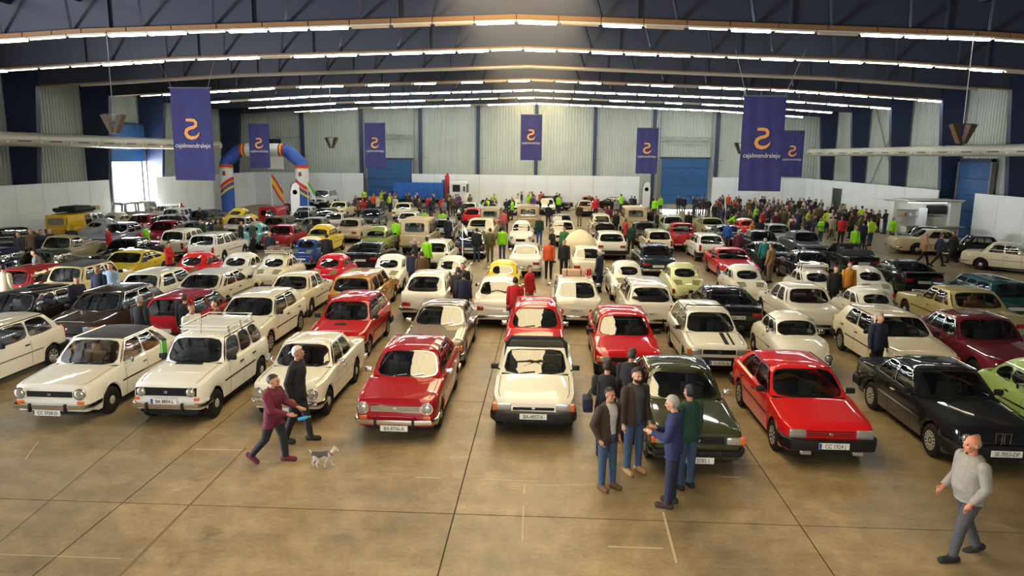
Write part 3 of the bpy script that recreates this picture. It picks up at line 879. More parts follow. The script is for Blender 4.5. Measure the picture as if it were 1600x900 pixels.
    ypr = ry_(zpr)+(.012 if zpr > p['bz']+.12 else .16)+p.get('ply', 0)
    out.append(('rear_plate', fin(MB().box(-.26,.26, ypr-.004, ypr+.008, zpr-.055, zpr+.055)).mesh(name+'_pr'), 'plate', 0, None))
    tz = p['tz']
    for s in (-1, 1):
        x = s*(wy(L-.06)-.19)
        if p['tail'] == 'rect': q = MB().bbox(x-.14, x+.14, ry_(tz)-.05, ry_(tz)+.018, tz-.065, tz+.065, .015)
        elif p['tail'] == 'tall': q = MB().bbox(s*(wy(L-.06)-.10)-.06, s*(wy(L-.06)-.10)+.06, ry_(tz)-.05, ry_(tz)+.02, tz-.16, tz+.16, .015)
        else: q = MB().bbox(s*(wy(L-.06)-.02)-.045, s*(wy(L-.06)-.02)+.045, ry_(tz)-.16+p.get('ply',0), ry_(tz)+.0+p.get('ply',0), tz-.075, tz+.075, .02)
        out.append(('tail_light', fin(q).mesh(name+'_tl', 50), 'red', 0, None))
    # hood seams
    if not p.get('nohood'):
        for s in (-1, 1):
            A = []; B = []
            for i in range(9):
                y = .12+(yc-.16)*i/8; w = wy(y); x = s*(w-rs-.05)
                zz = zt(y)+.62*p['crown']*.25+.004
                A.append((x-.006, rk(y,zz), zz)); B.append((x+.006, rk(y,zz), zz))
            out.append(('hood_seam', fin(MB().grid([A,B])).mesh(name+'_hs'), 'seam', 2, None))
    # extra pieces
    for ex in p['roofparts']: out += ex(p, name, fin, dict(zt=zt, wy=wy, front=front, rear=rear, side=side, half=half))
    return dict(p=p, parts=out, name=name, fin=fin)

# wheels ---------------------------------------------------------------
WH = {}
def wheel_meshes(r, style):
    if (r, style) in WH: return WH[(r, style)]
    w = .155 if r < .3 else .18
    rr = r*.60
    ty = MB().lathe([(-w/2+.01, rr), (-w/2, rr+.02), (-w/2+.01, r-.03), (-w/2+.035, r), (w/2-.035, r), (w/2-.01, r-.03), (w/2, rr+.02), (w/2-.01, rr)], 24, 'x').mesh('tyre', 40)
    hb = MB()
    if style == 0:   # pressed steel wheel with a domed cap
        hb.lathe([(w/2-.09, rr*.2), (w/2-.05, rr*.97), (w/2-.012, rr), (w/2-.012, rr*.90), (w/2-.045, rr*.80), (w/2-.03, rr*.62), (w/2-.004, rr*.50), (w/2+.008, rr*.3), (w/2+.012, .004)], 20, 'x')
    else:            # alloy with spokes
        hb.lathe([(w/2-.09, rr*.2), (w/2-.07, rr*.95), (w/2-.008, rr), (w/2-.008, rr*.93), (w/2-.07, rr*.88), (w/2-.07, .004)], 20, 'x')
        for i in range(style):
            a = 2*pi*i/style
            hb.bar((w/2-.03, rr*.15*cos(a), rr*.15*sin(a)), (w/2-.02, rr*.92*cos(a), rr*.92*sin(a)), .035, .03)
        hb.lathe([(w/2-.06, rr*.26), (w/2-.012, rr*.24), (w/2-.005, .004)], 12, 'x')
    WH[(r, style)] = (ty, hb.mesh('hubcap', 40)); return WH[(r, style)]

def car(T, px, py, face, col, label, lvl=1, anchor='roof', dyaw=0.0, roof=None, seat=None, hubm=None, trim=None, bumper=None, plate=None, rplate=None, rear_only=False,
        name='car', group=None, gback=None, gbar=None, strip=None, mirror=None, pos=None, skip=(), eu=False, cat='car'):
    """face: 'f' nose towards the camera, 'b' tail towards the camera"""
    p = T['p']; L = p['L']
    rz = (0.0 if face == 'f' else pi)+radians(dyaw)
    if pos is None:
        if anchor == 'roof':
            lo = Vector((0, (p['ywt'] if face == 'f' else p['yrt'])-L/2, 0)); W_ = at(px, py, p['H']-.02)
        elif anchor == 'end':
            lo = Vector((0, -L/2 if face == 'f' else L/2, 0)); W_ = at(px, py, 0)
        R = Matrix.Rotation(rz, 3, 'Z'); P = W_-R@lo; P.z = 0
    else: P = Vector((pos[0], pos[1], 0))
    root = tag(empty(name, P, rz), label, cat, group)
    pm = paint(col)
    mm = {'paint': pm, 'roof': roof or pm, 'glass': M_GLASS, 'int': M_INT, 'seat': seat or M_SEAT, 'black': M_BLACK, 'dark': M_DARK, 'chrome': M_CHROME, 'lens': M_LENS,
          'amber': M_AMBER, 'red': M_RED, 'plate': M_PLATE, 'seam': M_SEAM, 'trim': trim or (M_CHROME if p['trim'] == 'chrome' else M_BLACK), 'trimb': M_CHROME if p['trim'] == 'chrome' else M_BLACK,
          'handle': M_CHROME if p['trim'] == 'chrome' else M_BLACK, 'mirror': mirror or (M_CHROME if p['mirror'] in ('chrome','chrome1') else M_BLACK), 'bumper': bumper or (M_CHROME if p['bump'] == 'chrome' else M_BLACK if p['bump'] == 'black' else pm),
          'gback': gback or M_BLACK, 'gbar': gbar or (M_CHROME if p['gmat'] == 'chrome' else M_BLACK if p['gmat'] == 'black' else pm), 'stripm': strip or (M_CHROME if p['trim'] == 'chrome' else M_BLACK),
          'soft': mat('soft_top_cloth', (.025,.025,.027), .8), 'cream2': mat('canvas_cream', (.55,.47,.31), .85), 'vent': mat('engine_vent_olive', (.20,.19,.07), .6)}
    made = {}
    fp = {'headlight','headlight_rim','indicator','grille','grille_bar','badge','front_plate','wiper'}
    rp = {'tail_light','rear_plate'}
    far_end = fp if face == 'b' else rp
    for i, (pn, me, sl, lv, par) in enumerate(T['parts']):
        if lv > lvl or pn in skip: continue
        if pn in far_end and (lvl < 2 or pn in ('wiper','grille_bar','badge')) : continue
        if lvl == 0 and pn in ('underbody',): pass
        made[i] = obj(pn, me, mm[sl], made.get(par, root) if par is not None else root)
    hs = p['hub']; ty, hb = wheel_meshes(p['r'], hs); hw = p['W']/2
    for s in (-1, 1):
        for ya in (p['fa'], p['ra']):
            wo = obj('wheel', ty, M_RUBBER, root, (s*(hw-.10-p.get('wt',0)), ya-L/2, p['r']), (0,0,0 if s > 0 else pi))
            obj('hubcap', hb, hubm or M_HUB, wo)
    # registration lettering where the photograph shows it
    if plate or rplate:
        for i, o in made.items():
            pn = T['parts'][i][0]
            if pn == 'front_plate' and plate:
                bb = [v.co for v in o.data.vertices]; y = min(v.y for v in bb); z = sum(v.z for v in bb)/8
                text(plate, .105, M_PTEXT, o, (.02 if eu else 0, y-.003, z-.004), (radians(90),0,0), 'plate_lettering', sx=.82)
                if eu: obj('plate_band', MB().box(-.258,-.215,y-.003,y+.0,z-.05,z+.05), M_PBLUE, o)
            if pn == 'rear_plate' and rplate:
                bb = [v.co for v in o.data.vertices]; y = max(v.y for v in bb); z = sum(v.z for v in bb)/8
                text(rplate, .105, M_PTEXT, o, (0, y+.003, z-.004), (radians(90),0,pi), 'plate_lettering', sx=.82)
    CARS.append((root, T))
    return root
CARS = []
# ------------------------------------------------------------------ car types
def ex_rack(p, name, fin, F):
    """slatted roof rack"""
    out = []; z = p['H']+.055; x = p['W']/2-p['rs']-p['th']-.02; y0, y1 = p['ywt']+.25, p['yrt']-.10
    out.append(('roof_rack', fin(MB().tube([(-x,y0,z),(x,y0,z),(x,y1,z),(-x,y1,z),(-x,y0,z)], .016, 5).tube([(-x,y0,z+.07),(x,y0,z+.07),(x,y1,z+.07),(-x,y1,z+.07),(-x,y0,z+.07)], .014, 5)).mesh(name+'_rack'), 'paint', 0, None))
    n = 9
    for i in range(n):
        y = y0+(y1-y0)*(i+.5)/n
        out.append(('rack_slat', fin(MB().box(-x,x,y-.025,y+.025,z-.005,z+.015)).mesh(name+'_slat'), 'paint', 1, None))
    for s in (-1,1):
        for t in (.05,.5,.95):
            y = y0+(y1-y0)*t
            out.append(('rack_foot', fin(MB().bar((s*(x+.03),y,p['H']-.10),(s*x,y,z+.07),.03,.03)).mesh(name+'_foot'), 'chrome', 1, None))
    return out
def ex_softtop(p, name, fin, F):
    """folded hood, roll hoop and side frames of an open car"""
    z = F['zt'](p['yrb']); hw = p['W']/2; out = []
    y0, y1 = p['yrb']-.62, p['yrb']+.05
    G = []
    for j in range(7):
        t = j/6; y = y0+(y1-y0)*t
        G.append([(u*(hw-.10), y+.05*(1-u*u), z+.02+.24*sin(pi*min(1,.16+t*.84))*(1-.25*u**4)) for u in [-1+2*i/10 for i in range(11)]])
    out.append(('folded_hood', fin(MB().grid(G)).mesh(name+'_soft', 50), 'soft', 0, None))
    yh = p['yc']+1.35
    out.append(('roll_hoop', fin(MB().tube([(-hw+.14,yh,z-.1),(-hw+.17,yh,z+.30),(-hw+.26,yh,z+.42),(hw-.26,yh,z+.42),(hw-.17,yh,z+.30),(hw-.14,yh,z-.1)], .045, 8)).mesh(name+'_hoop', 60), 'soft', 0, None))
    return out
def ex_vents(p, name, fin, F):
    """slotted engine lid of a small rear-engined car"""
    zt = F['zt']; L = p['L']; out = []
    def P(x, y, e=.008): return (x, y, zt(y)+p['crown']*(1-(abs(x)/(p['W']/2))**2)+e)
    for s in (-1, 1):
        for i in range(5):
            y0 = L-.50+.055*i; xa = .17+.02*(4-i)*.4; xb = .50-.02*i
            out.append(('lid_vent', fin(MB().grid([[P(s*xa,y0),P(s*(xa+xb)/2,y0),P(s*xb,y0)],[P(s*xa,y0+.038),P(s*(xa+xb)/2,y0+.038),P(s*xb,y0+.038)]])).mesh(name+'_vent'), 'vent', 1, None))
    out.append(('lid_seam', fin(MB().tube([P(.58*cos(a),L-.72+.62*sin(a)*.95,.004) if True else 0 for a in [pi*i/14 for i in range(15)]], .006, 4)).mesh(name+'_lid'), 'seam', 2, None))
    return out
def ex_vinyl(p, name, fin, F): return []
def ex_spoiler(p, name, fin, F):
    z = F['zt'](p['L']-.1); hw = p['W']/2-.12; L = p['L']
    return [('spoiler', fin(MB().bbox(-hw,hw,L-.30,L+.02,z+.05,z+.10,.02).box(-hw+.05,-hw+.12,L-.22,L-.08,z-.05,z+.07).box(hw-.12,hw-.05,L-.22,L-.08,z-.05,z+.07)).mesh(name+'_spoil',50), 'black', 0, None)]
def ex_spare(p, name, fin, F):
    return [('spare_wheel', fin(MB().lathe([(p['fa'],.1),(p['fa'],.3)],16,'z',(0,p['fa'],p['H']))).mesh(name+'_sp'), 'black', 0, None)]
def ex_canvas_hoops(p, name, fin, F):
    out = []; y0, y1 = p['ywt']+.5, p['yrt']-.1; x = p['W']/2-p['rs']-p['th']
    for i in range(4):
        y = y0+(y1-y0)*i/3
        out.append(('roof_hoop', fin(MB().tube([(-x,y,p['H']-p['rcr']),(-x*.6,y,p['H']+.005),(0,y,p['H']+.014),(x*.6,y,p['H']+.005),(x,y,p['H']-p['rcr'])], .015, 5)).mesh(name+'_hoop'), 'roof', 1, None))
    return out
def ex_stripes(p, name, fin, F):
    """two lengthwise bonnet stripes on the left half"""
    out = []; zt = F['zt']
    for xa, xb in ((.16,.27),(.35,.41)):
        rows = []
        for i in range(9):
            y = .13+(p['yc']-.18)*i/8
            rows.append([(x, y, zt(y)+p['crown']*(.62+.38*(1-x/.5))+.005) for x in (xa,(xa+xb)/2,xb)])
        out.append(('bonnet_stripe', fin(MB().grid(rows)).mesh(name+'_stripe'), 'black', 0, None))
    return out
def ex_kidney(p, name, fin, F):
    out = []; g0, g1 = p['grille'][1], p['grille'][2]; y = p['rake']*(g0-.5)
    for s in (-1,1):
        out.append(('grille_surround', fin(MB().tube([(s*.02,y-.03,g0-.02),(s*.02,y-.03,g1+.03),(s*.13,y-.03,g1+.03),(s*.12,y-.03,g0-.02),(s*.02,y-.03,g0-.02)], .010, 5)).mesh(name+'_kid'), 'chrome', 0, None))
    return out
def ex_bigrille(p, name, fin, F):
    g = p['grille']; y = p['rake']*(.6)
    return [('radiator_shell', fin(MB().bbox(-.24,.24,-.07,.08,.50,.86,.03)).mesh(name+'_shell',50), 'chrome', 1, None)]
def ex_rails(p, name, fin, F):
    x = p['W']/2-p['rs']-p['th']; out = []
    for y in (p['ywt']+.35,):
        out.append(('roof_bar', fin(MB().tube([(-x-.03,y,p['H']-.09),(-x+.02,y,p['H']+.05),(x-.02,y,p['H']+.05),(x+.03,y,p['H']-.09)], .018, 6)).mesh(name+'_rbar'), 'black', 0, None))
    return out

T = {}
def ty(n, **k): T[n] = car_meshes(n, **k)
ty('simca', L=3.94, W=1.59, H=1.43, top=[(0,.76),(.07,.82),(1.1,.92),(3.6,.95),(3.87,.90),(3.94,.82)], yc=1.12, ywt=1.62, yrt=2.95, yrb=3.70, fa=.80, ra=3.30,
   cells=[(0,.38),(.41,.72),(.75,.86)], solid=.90, doors=[.03,.395,.735], hx=.61, hz=.665, hr=.105, grille=(.46,.60,.715,5), cor=7, hub=0, tz=.58, plr=.60)
ty('renault', L=3.67, W=1.485, H=1.53, zs=.30, top=[(0,.80),(.06,.86),(.5,.95),(1.1,.99),(3.55,1.0),(3.67,.96)], yc=1.10, ywt=1.47, yrt=3.22, yrb=3.58, fa=.62, ra=3.03, r=.30, rs=.09, th=.12, rcr=.07,
   cells=[(0,.33),(.37,.64),(.68,.93)], solid=.97, cor=4.5, corw=6, corr=5, doors=[.02,.35,.66], hx=.50, hz=.725, hr=.085, grille=(.61,.645,.805,6), gmat='black', bz=.46, tail='tall', tz=.78, plr=.55, trim='black', mirror='black', plz=.565, ipos=(.60,.58), iw=.05)
ty('renault_rack', **{**dict(L=3.67, W=1.485, H=1.53, zs=.30, top=[(0,.80),(.06,.86),(.5,.95),(1.1,.99),(3.55,1.0),(3.67,.96)], yc=1.10, ywt=1.47, yrt=3.22, yrb=3.58, fa=.62, ra=3.03, r=.30, rs=.09, th=.12, rcr=.07,
   cells=[(0,.33),(.37,.64),(.68,.93)], solid=.97, cor=4.5, corw=6, corr=5, doors=[.02,.35,.66], hx=.50, hz=.725, hr=.085, grille=(.61,.645,.805,6), gmat='black', bz=.46, tail='tall', tz=.78, plr=.55, trim='black', mirror='black', plz=.565, ipos=(.60,.58), iw=.05), 'roofparts': (ex_rack,)})
ty('smallsedan', L=3.8, W=1.49, H=1.37, top=[(0,.74),(.06,.80),(.95,.88),(2.95,.91),(3.74,.87),(3.8,.78)], yc=.98, ywt=1.36, yrt=2.45, yrb=2.93, fa=.58, ra=2.80, cells=[(0,.42),(.46,.84)], solid=.88, doors=[.02,.44],
   hx=.55, hz=.62, hr=.105, grille=(.43,.55,.70,4), tz=.66, plr=.58, cor=6)
ty('sedan', L=4.05, W=1.61, H=1.41, top=[(0,.74),(.06,.80),(1.2,.89),(3.2,.92),(3.98,.88),(4.05,.80)], yc=1.25, ywt=1.70, yrt=2.80, yrb=3.25, fa=.70, ra=3.12, cells=[(0,.43),(.47,.86)], solid=.92, doors=[.02,.45],
   hx=.60, hz=.64, hr=.095, grille=(.46,.56,.70,5), tz=.66, plr=.58, cor=7)
ty('mercedes', L=4.72, W=1.78, H=1.44, top=[(0,.72),(.06,.80),(1.5,.93),(3.7,.95),(4.65,.90),(4.72,.84)], yc=1.58, ywt=2.10, yrt=3.25, yrb=3.80, fa=.85, ra=3.65, r=.31, cells=[(0,.38),(.415,.72),(.735,.88)], solid=.93, doors=[.02,.40,.80],
   hx=.66, hz=.64, hr=.11, grille=(.24,.56,.80,6), tz=.64, plr=.58, cor=7, roofparts=(ex_bigrille,), mirror='chrome')
ty('coupe', L=4.32, W=1.645, H=1.38, top=[(0,.72),(.05,.80),(1.35,.90),(3.4,.93),(4.25,.92),(4.32,.86)], yc=1.38, ywt=1.95, yrt=2.98, yrb=3.48, fa=.78, ra=3.35, r=.305, cells=[(0,.50),(.55,.93)], solid=.96, doors=[.02,.52],
   head='quad', hx=.62, hz=.66, hr=.075, grille=(.70,.585,.735,3), gmat='black', bump='black', bz=.45, tz=.70, plr=.66, cor=8, trim='chrome', mirror='black', hub=14, roofparts=(ex_kidney,), ind=False, rake=.10, plz=.45)
ty('sportsedan', L=4.25, W=1.63, H=1.37, top=[(0,.70),(.05,.78),(1.35,.89),(3.4,.93),(4.18,.92),(4.25,.86)], yc=1.38, ywt=1.95, yrt=2.98, yrb=3.48, fa=.78, ra=3.30, r=.30, cells=[(0,.50),(.55,.93)], solid=.96, doors=[.02,.52],
   head='rect', hx=.60, hz=.64, hr=.085, grille=(.44,.585,.70,3), bump='chrome', bz=.44, tz=.70, plr=.64, cor=8, trim='chrome', mirror='chrome', hub=8)
ty('hatch', L=4.05, W=1.63, H=1.385, top=[(0,.68),(.06,.74),(1.05,.90),(3.75,.95),(3.98,.92),(4.05,.86)], yc=1.08, ywt=1.72, yrt=3.05, yrb=3.78, fa=.76, ra=3.23, cells=[(0,.40),(.43,.74),(.76,.88)], solid=.92, doors=[.03,.415,.75],
   head='rect', hx=.585, hz=.615, hr=.105, grille=(.42,.56,.665,3), gmat='paint', bump='black', bz=.44, tz=.70, plr=.66, cor=8, trim='black', mirror='black', hub=9, rake=.10, ind=False, bow=.20, plz=.46)
ty('golf', L=3.99, W=1.665, H=1.41, top=[(0,.72),(.06,.78),(1.05,.92),(3.75,.96),(3.92,.94),(3.99,.86)], yc=1.10, ywt=1.68, yrt=3.30, yrb=3.82, fa=.78, ra=3.25, cells=[(0,.40),(.44,.76)], solid=.86, doors=[.03,.42,.80],
   head='rect', hx=.56, hz=.655, hr=.10, grille=(.40,.60,.71,3), gmat='black', bump='black', bz=.44, tz=.74, plr=.62, cor=8, trim='black', mirror='black', hub=9, rake=.04, plz=.42)
ty('boxhatch', L=3.68, W=1.55, H=1.42, top=[(0,.72),(.06,.78),(.9,.91),(3.5,.95),(3.62,.93),(3.68,.86)], yc=.95, ywt=1.48, yrt=3.12, yrb=3.55, fa=.70, ra=3.05, r=.28, cells=[(0,.48),(.53,.90)], solid=.94, doors=[.03,.50],
   head='rect', hx=.56, hz=.655, hr=.10, grille=(.40,.60,.71,3), gmat='black', bump='black', bz=.43, tail='tall', tz=.78, plr=.58, cor=8, trim='black', mirror='black', plz=.42, hub=8)
ty('striped', **{**dict(L=3.68, W=1.55, H=1.42, top=[(0,.72),(.06,.78),(.9,.91),(3.5,.95),(3.62,.93),(3.68,.86)], yc=.95, ywt=1.48, yrt=3.12, yrb=3.55, fa=.70, ra=3.05, r=.28, cells=[(0,.48),(.53,.90)], solid=.94, doors=[.03,.50],
   head='rect', hx=.56, hz=.655, hr=.10, grille=(.40,.60,.71,3), gmat='black', bump='black', bz=.43, tail='tall', tz=.78, plr=.58, cor=8, trim='black', mirror='black', plz=.42, hub=8), 'roofparts': (ex_stripes, ex_rails)})
ty('lancia', L=4.1, W=1.63, H=1.38, top=[(0,.70),(.06,.76),(1.15,.89),(3.75,.94),(4.03,.92),(4.1,.86)], yc=1.18, ywt=1.78, yrt=3.1, yrb=3.8, fa=.80, ra=3.25, cells=[(0,.40),(.43,.74),(.76,.88)], solid=.92, doors=[.03,.415,.75],
   head='rect', hx=.585, hz=.61, hr=.09, grille=(.44,.555,.66,3), gmat='black', bump='black', bz=.40, tz=.70, plr=.66, cor=8, trim='black', mirror='black', hub=8, ipos=(.74,.61), rake=.04, plz=.44)
ty('cabrio', L=4.02, W=1.64, H=1.38, top=[(0,.70),(.06,.75),(1.12,.90),(3.3,.95),(3.95,.93),(4.02,.86)], yc=1.15, ywt=1.72, yrt=3.0, yrb=3.35, fa=.76, ra=3.16, cab=True, cells=[], doors=[.03,.58],
   head='rect', hx=.57, hz=.60, hr=.105, grille=(.40,.545,.60,2), gmat='black', bump='black', bz=.43, tz=.70, plr=.66, trim='black', mirror='black', hub=6, ipos=(.745,.60), rake=.12, roofparts=(ex_softtop,), bow=.20, plz=.475, th=.13)
ty('fastback', L=4.42, W=1.70, H=1.28, top=[(0,.62),(.06,.68),(1.5,.85),(4.15,.94),(4.36,.92),(4.42,.84)], yc=1.50, ywt=2.12, yrt=2.98, yrb=4.05, fa=.85, ra=3.40, r=.31, cells=[(0,.48),(.52,.80)], solid=.86, doors=[.02,.50],
   head='rect', hx=.60, hz=.58, hr=.085, grille=(.42,.54,.63,3), bump='black', bz=.42, tz=.72, plr=.64, cor=7, trim='black', mirror='black', hub=5, rake=.15, corr=8)
ty('spoiler_coupe', **{**dict(L=4.42, W=1.70, H=1.28, top=[(0,.62),(.06,.68),(1.5,.85),(4.15,.94),(4.36,.92),(4.42,.84)], yc=1.50, ywt=2.12, yrt=2.98, yrb=4.05, fa=.85, ra=3.40, r=.31, cells=[(0,.48),(.52,.80)], solid=.86, doors=[.02,.50],
   head='rect', hx=.60, hz=.58, hr=.085, grille=(.42,.54,.63,3), bump='black', bz=.42, tz=.72, plr=.64, cor=7, trim='black', mirror='black', hub=5, rake=.15, corr=8), 'roofparts': (ex_spoiler,)})
ty('wagon', L=4.2, W=1.60, H=1.44, top=[(0,.74),(.06,.80),(1.2,.89),(4.05,.93),(4.14,.92),(4.2,.84)], yc=1.22, ywt=1.70, yrt=3.75, yrb=4.08, fa=.72, ra=3.20, cells=[(0,.30),(.33,.58),(.62,.93)], solid=.96, doors=[.02,.315,.60],
   hx=.60, hz=.64, hr=.095, tail='tall', tz=.72, plr=.60, cor=7)
ty('round', L=3.30, W=1.40, H=1.405, zs=.26, top=[(0,.52),(.10,.66),(.30,.78),(.65,.87),(.95,.91),(2.5,.93),(2.72,.89),(2.95,.79),(3.15,.65),(3.30,.46)], yc=.90, ywt=1.26, yrt=2.12, yrb=2.58, fa=.58, ra=2.55, r=.27, rs=.15, crown=.05, pf=.34, lf=.75, pr=.26, lr=.75,
   th=.06, rcr=.15, bow=.14, bowr=.16, cells=[(0,.46),(.50,.90)], solid=.93, cor=3.0, corw=3.6, corr=3.2, side_v=(.06,.86), rw_m=.15, rw_v=(.16,.80), ws_v=(.06,.86), doors=[.02,.48], hx=.47, hz=.58, hr=.085, hy=.10, hpod=True, grille=None, bz=.36, tail='small', tz=.55, plr=.50, ply=-.04,
   mirror='chrome', strip=True, roofparts=(ex_vents,), ind=False, nohood=True)
ty('round_rack', **{**T['round']['p'], 'roofparts': (ex_vents, ex_rack)})
ty('beetle', L=4.05, W=1.54, H=1.50, zs=.28, top=[(0,.45),(.15,.66),(.45,.86),(.9,.98),(1.15,1.02),(2.9,1.04),(3.25,.96),(3.6,.80),(3.85,.62),(4.05,.42)], yc=1.12, ywt=1.45, yrt=2.45, yrb=3.05, fa=.75, ra=3.15, r=.32, rs=.2, crown=.07, pf=.36, lf=.9, pr=.36, lr=.9,
   th=.06, rcr=.20, bow=.16, bowr=.2, cells=[(0,.46),(.50,.90)], solid=.93, cor=3.0, corw=3.6, corr=3.2, rw_m=.16, rw_v=(.2,.8), hx=.56, hz=.62, hr=.095, hy=.2, hpod=True, grille=None, bz=.40, tail='small', tz=.6, plr=.6, ply=-.1, ind=False, nohood=True)
ty('duck', L=3.83, W=1.48, H=1.60, zs=.32, top=[(0,.55),(.12,.72),(.35,.88),(1.15,1.02),(3.2,1.03),(3.5,.92),(3.72,.74),(3.83,.58)], yc=1.18, ywt=1.45, yrt=2.65, yrb=3.28, fa=.70, ra=3.08, r=.30, rs=.14, crown=.06, pf=.34, lf=.9, pr=.22, lr=.6,
   th=.10, rcr=.22, bow=.06, bowr=.14, cells=[(0,.36),(.40,.70),(.74,.94)], solid=.97, cor=4, corw=5, corr=4, rw_m=.10, rw_v=(.2,.8), hx=.52, hz=.78, hr=.09, hy=.12, hpod=True, grille=(.26,.56,.70,4), bz=.40, tail='small', tz=.62, plr=.55, trim='black', mirror='black', ind=False, nohood=True)
ty('jeep', L=3.95, W=1.68, H=1.96, zs=.42, top=[(0,.98),(.04,1.04),(1.25,1.10),(3.86,1.12),(3.95,1.10)], yc=1.30, ywt=1.46, yrt=3.80, yrb=3.90, fa=.68, ra=2.95, r=.37, rs=.05, crown=.02, pf=.04, lf=.2, pr=.03, lr=.2, th=.05, rcr=.06, bow=.03, bowr=.03,
   cells=[(0,.26),(.30,.55),(.60,.93)], solid=.96, cor=9, corr=9, corw=9, hx=.36, hz=.80, hr=.095, grille=(.48,.60,.92,6), gmat='black', bump='chrome', bz=.50, tail='small', tz=.80, plr=.72, trim='black', mirror='black', rw_m=.16, rw_v=(.22,.78), roofparts=(ex_canvas_hoops,))
ty('van', L=3.75, W=1.52, H=1.82, zs=.30, top=[(0,.80),(.06,.86),(.5,.95),(1.1,.99),(3.66,1.02),(3.75,1.0)], yc=1.10, ywt=1.42, yrt=3.60, yrb=3.70, fa=.62, ra=3.08, r=.30, rs=.06, th=.06, rcr=.08, bow=.10, bowr=.03,
   cells=[(0,.30)], solid=.34, cor=5, corr=7, doors=[.02,.33], hx=.50, hz=.725, hr=.085, grille=(.61,.645,.805,6), gmat='black', bz=.46, tail='tall', tz=.80, plr=.6, trim='black', mirror='black', rw_m=.12, rw_v=(.25,.75))
ty('pickup', L=4.2, W=1.62, H=1.52, zs=.32, top=[(0,.80),(.06,.86),(1.1,.96),(2.35,.98),(4.13,.98),(4.2,.94)], yc=1.12, ywt=1.48, yrt=2.20, yrb=2.36, fa=.68, ra=3.25, r=.31, cells=[(0,.86)], solid=.92, doors=[.02,.88], hx=.58, hz=.70, hr=.09, grille=(.46,.62,.78,4), bz=.46, tail='tall', tz=.74, plr=.55, bowr=.03, bow=.1, cor=6)
ty('limousine', L=5.1, W=1.86, H=1.46, top=[(0,.78),(.08,.86),(1.55,.95),(3.9,.97),(5.0,.93),(5.1,.84)], yc=1.62, ywt=2.15, yrt=3.35, yrb=3.95, fa=.92, ra=3.90, r=.33, cells=[(0,.42),(.45,.80)], solid=.88, doors=[.02,.435], head='quad', hx=.74, hz=.68, hr=.085, grille=(.50,.58,.76,6), tz=.7, plr=.58, cor=7)
ty('suv', L=4.45, W=1.78, H=1.80, zs=.40, top=[(0,.95),(.05,1.02),(1.25,1.09),(4.35,1.12),(4.45,1.05)], yc=1.28, ywt=1.68, yrt=4.0, yrb=4.36, fa=.78, ra=3.32, r=.37, rs=.06, th=.14, rcr=.05, cells=[(0,.30),(.33,.60),(.63,.95)], solid=.97, cor=9, hx=.60, hz=.80, hr=.095, head='rect', grille=(.46,.72,.90,5), gmat='black', bump='black', bz=.55, tail='tall', tz=.85, plr=.72, trim='black', mirror='black')
# ------------------------------------------------------------------ the cars
WHT = (.80,.78,.71); CRM = (.76,.70,.55); RED = (.62,.015,.018); DRED = (.42,.012,.018); BLK = (.012,.012,.014); MAR = (.13,.012,.022)
M_VINYL = noisy(mat('vinyl_roof', (.045,.045,.052), .6), 40, .8, 1.2, 2)
M_GREYROOF = mat('grey_roof', (.30,.32,.34), .5)
M_CANVAS = mat('canvas_cream', (.55,.47,.31), .85)
def C(t, px, py, face, col, label, lvl=1, **k): return car(T[t], px, py, face, col, label, lvl, **k)
# front row, noses to the camera
C('boxhatch', 0, 500, 'f', WHT, 'white hatchback cut off by the left picture edge, front row', 2, pos=(at(83,572).x-.70, at(83,572).y-3.05+1.84), strip=mat('grey_strip', (.2,.18,.16), .6))
C('simca', 150, 527, 'f', WHT, 'white hatchback with black vinyl roof and tan seats, front row', 2, roof=M_VINYL, seat=M_SEATBR, plate='CC 7724 O', gbar=M_BLACK)
C('renault_rack', 310, 524, 'f', (.80,.80,.77), 'white upright hatchback with slatted white roof rack, front row', 2, plate='BA 8854 L', eu=True, seat=mat('seat_light_grey', (.28,.28,.28), .8))
C('smallsedan', 478, 534, 'f', WHT, 'white small saloon behind the walking couple, front row', 2, seat=M_SEATRD, plate='              8 B')
C('simca', 641, 544, 'f', (.36,.012,.02), 'dark red hatchback with wide chrome grille, front row', 2, plate='BA-8706-A', gbar=M_CHROME)
C('cabrio', 837, 542, 'f', WHT, 'white open convertible with folded black hood, front row', 2, plate='BA-4857-K')
C('sportsedan', 1063, 575, 'f', (.045,.05,.022), 'dark olive green saloon behind the group of talking men', 2, plate='      3085 I', bumper=M_BLACK, gbar=M_BLACK)
C('hatch', 1253, 572, 'f', RED, 'bright red five-door hatchback with black bumper, front row', 2, plate='CC 1924 J', eu=True)
C('coupe', 1480, 575, 'f', BLK, 'black two-door saloon with twin round headlights, front row right', 2, plate='SE-7053-DP')
C('round', 1650, 573, 'f', (.36,.50,.17), 'light green small round car at the right picture edge', 2)
# second row
C('golf', 25, 457, 'f', (.018,.015,.015), 'black hatchback at the left edge, second row', 2, trim=M_CHROME)
C('golf', 160, 455, 'f', (.045,.032,.026), 'dark brown hatchback with rectangular headlights beside the black hatchback', 2, trim=M_CHROME, seat=mat('seat_blue_grey', (.25,.30,.33), .8))
C('boxhatch', 268, 464, 'b', (.34,.012,.02), 'dark red hatchback seen from behind three men', 2)
C('golf', 398, 461, 'f', WHT, 'white four-door hatchback with black mirrors, second row left', 2, plate='')
C('boxhatch', 545, 468, 'f', (.50,.014,.018), 'red hatchback with black bonnet scoop between two white cars', 2)
C('sportsedan', 690, 476, 'f', (.27,.215,.17), 'bronze grey metallic saloon behind the dark red hatchback', 2)
C('boxhatch', 836, 485, 'f', RED, 'small bright red hatchback right behind the white convertible', 2, mirror=M_CHROME)
C('lancia', 974, 490, 'f', (.56,.012,.02), 'red hatchback with black grille and wide stance beside the small red one', 2, plate='M 2240')
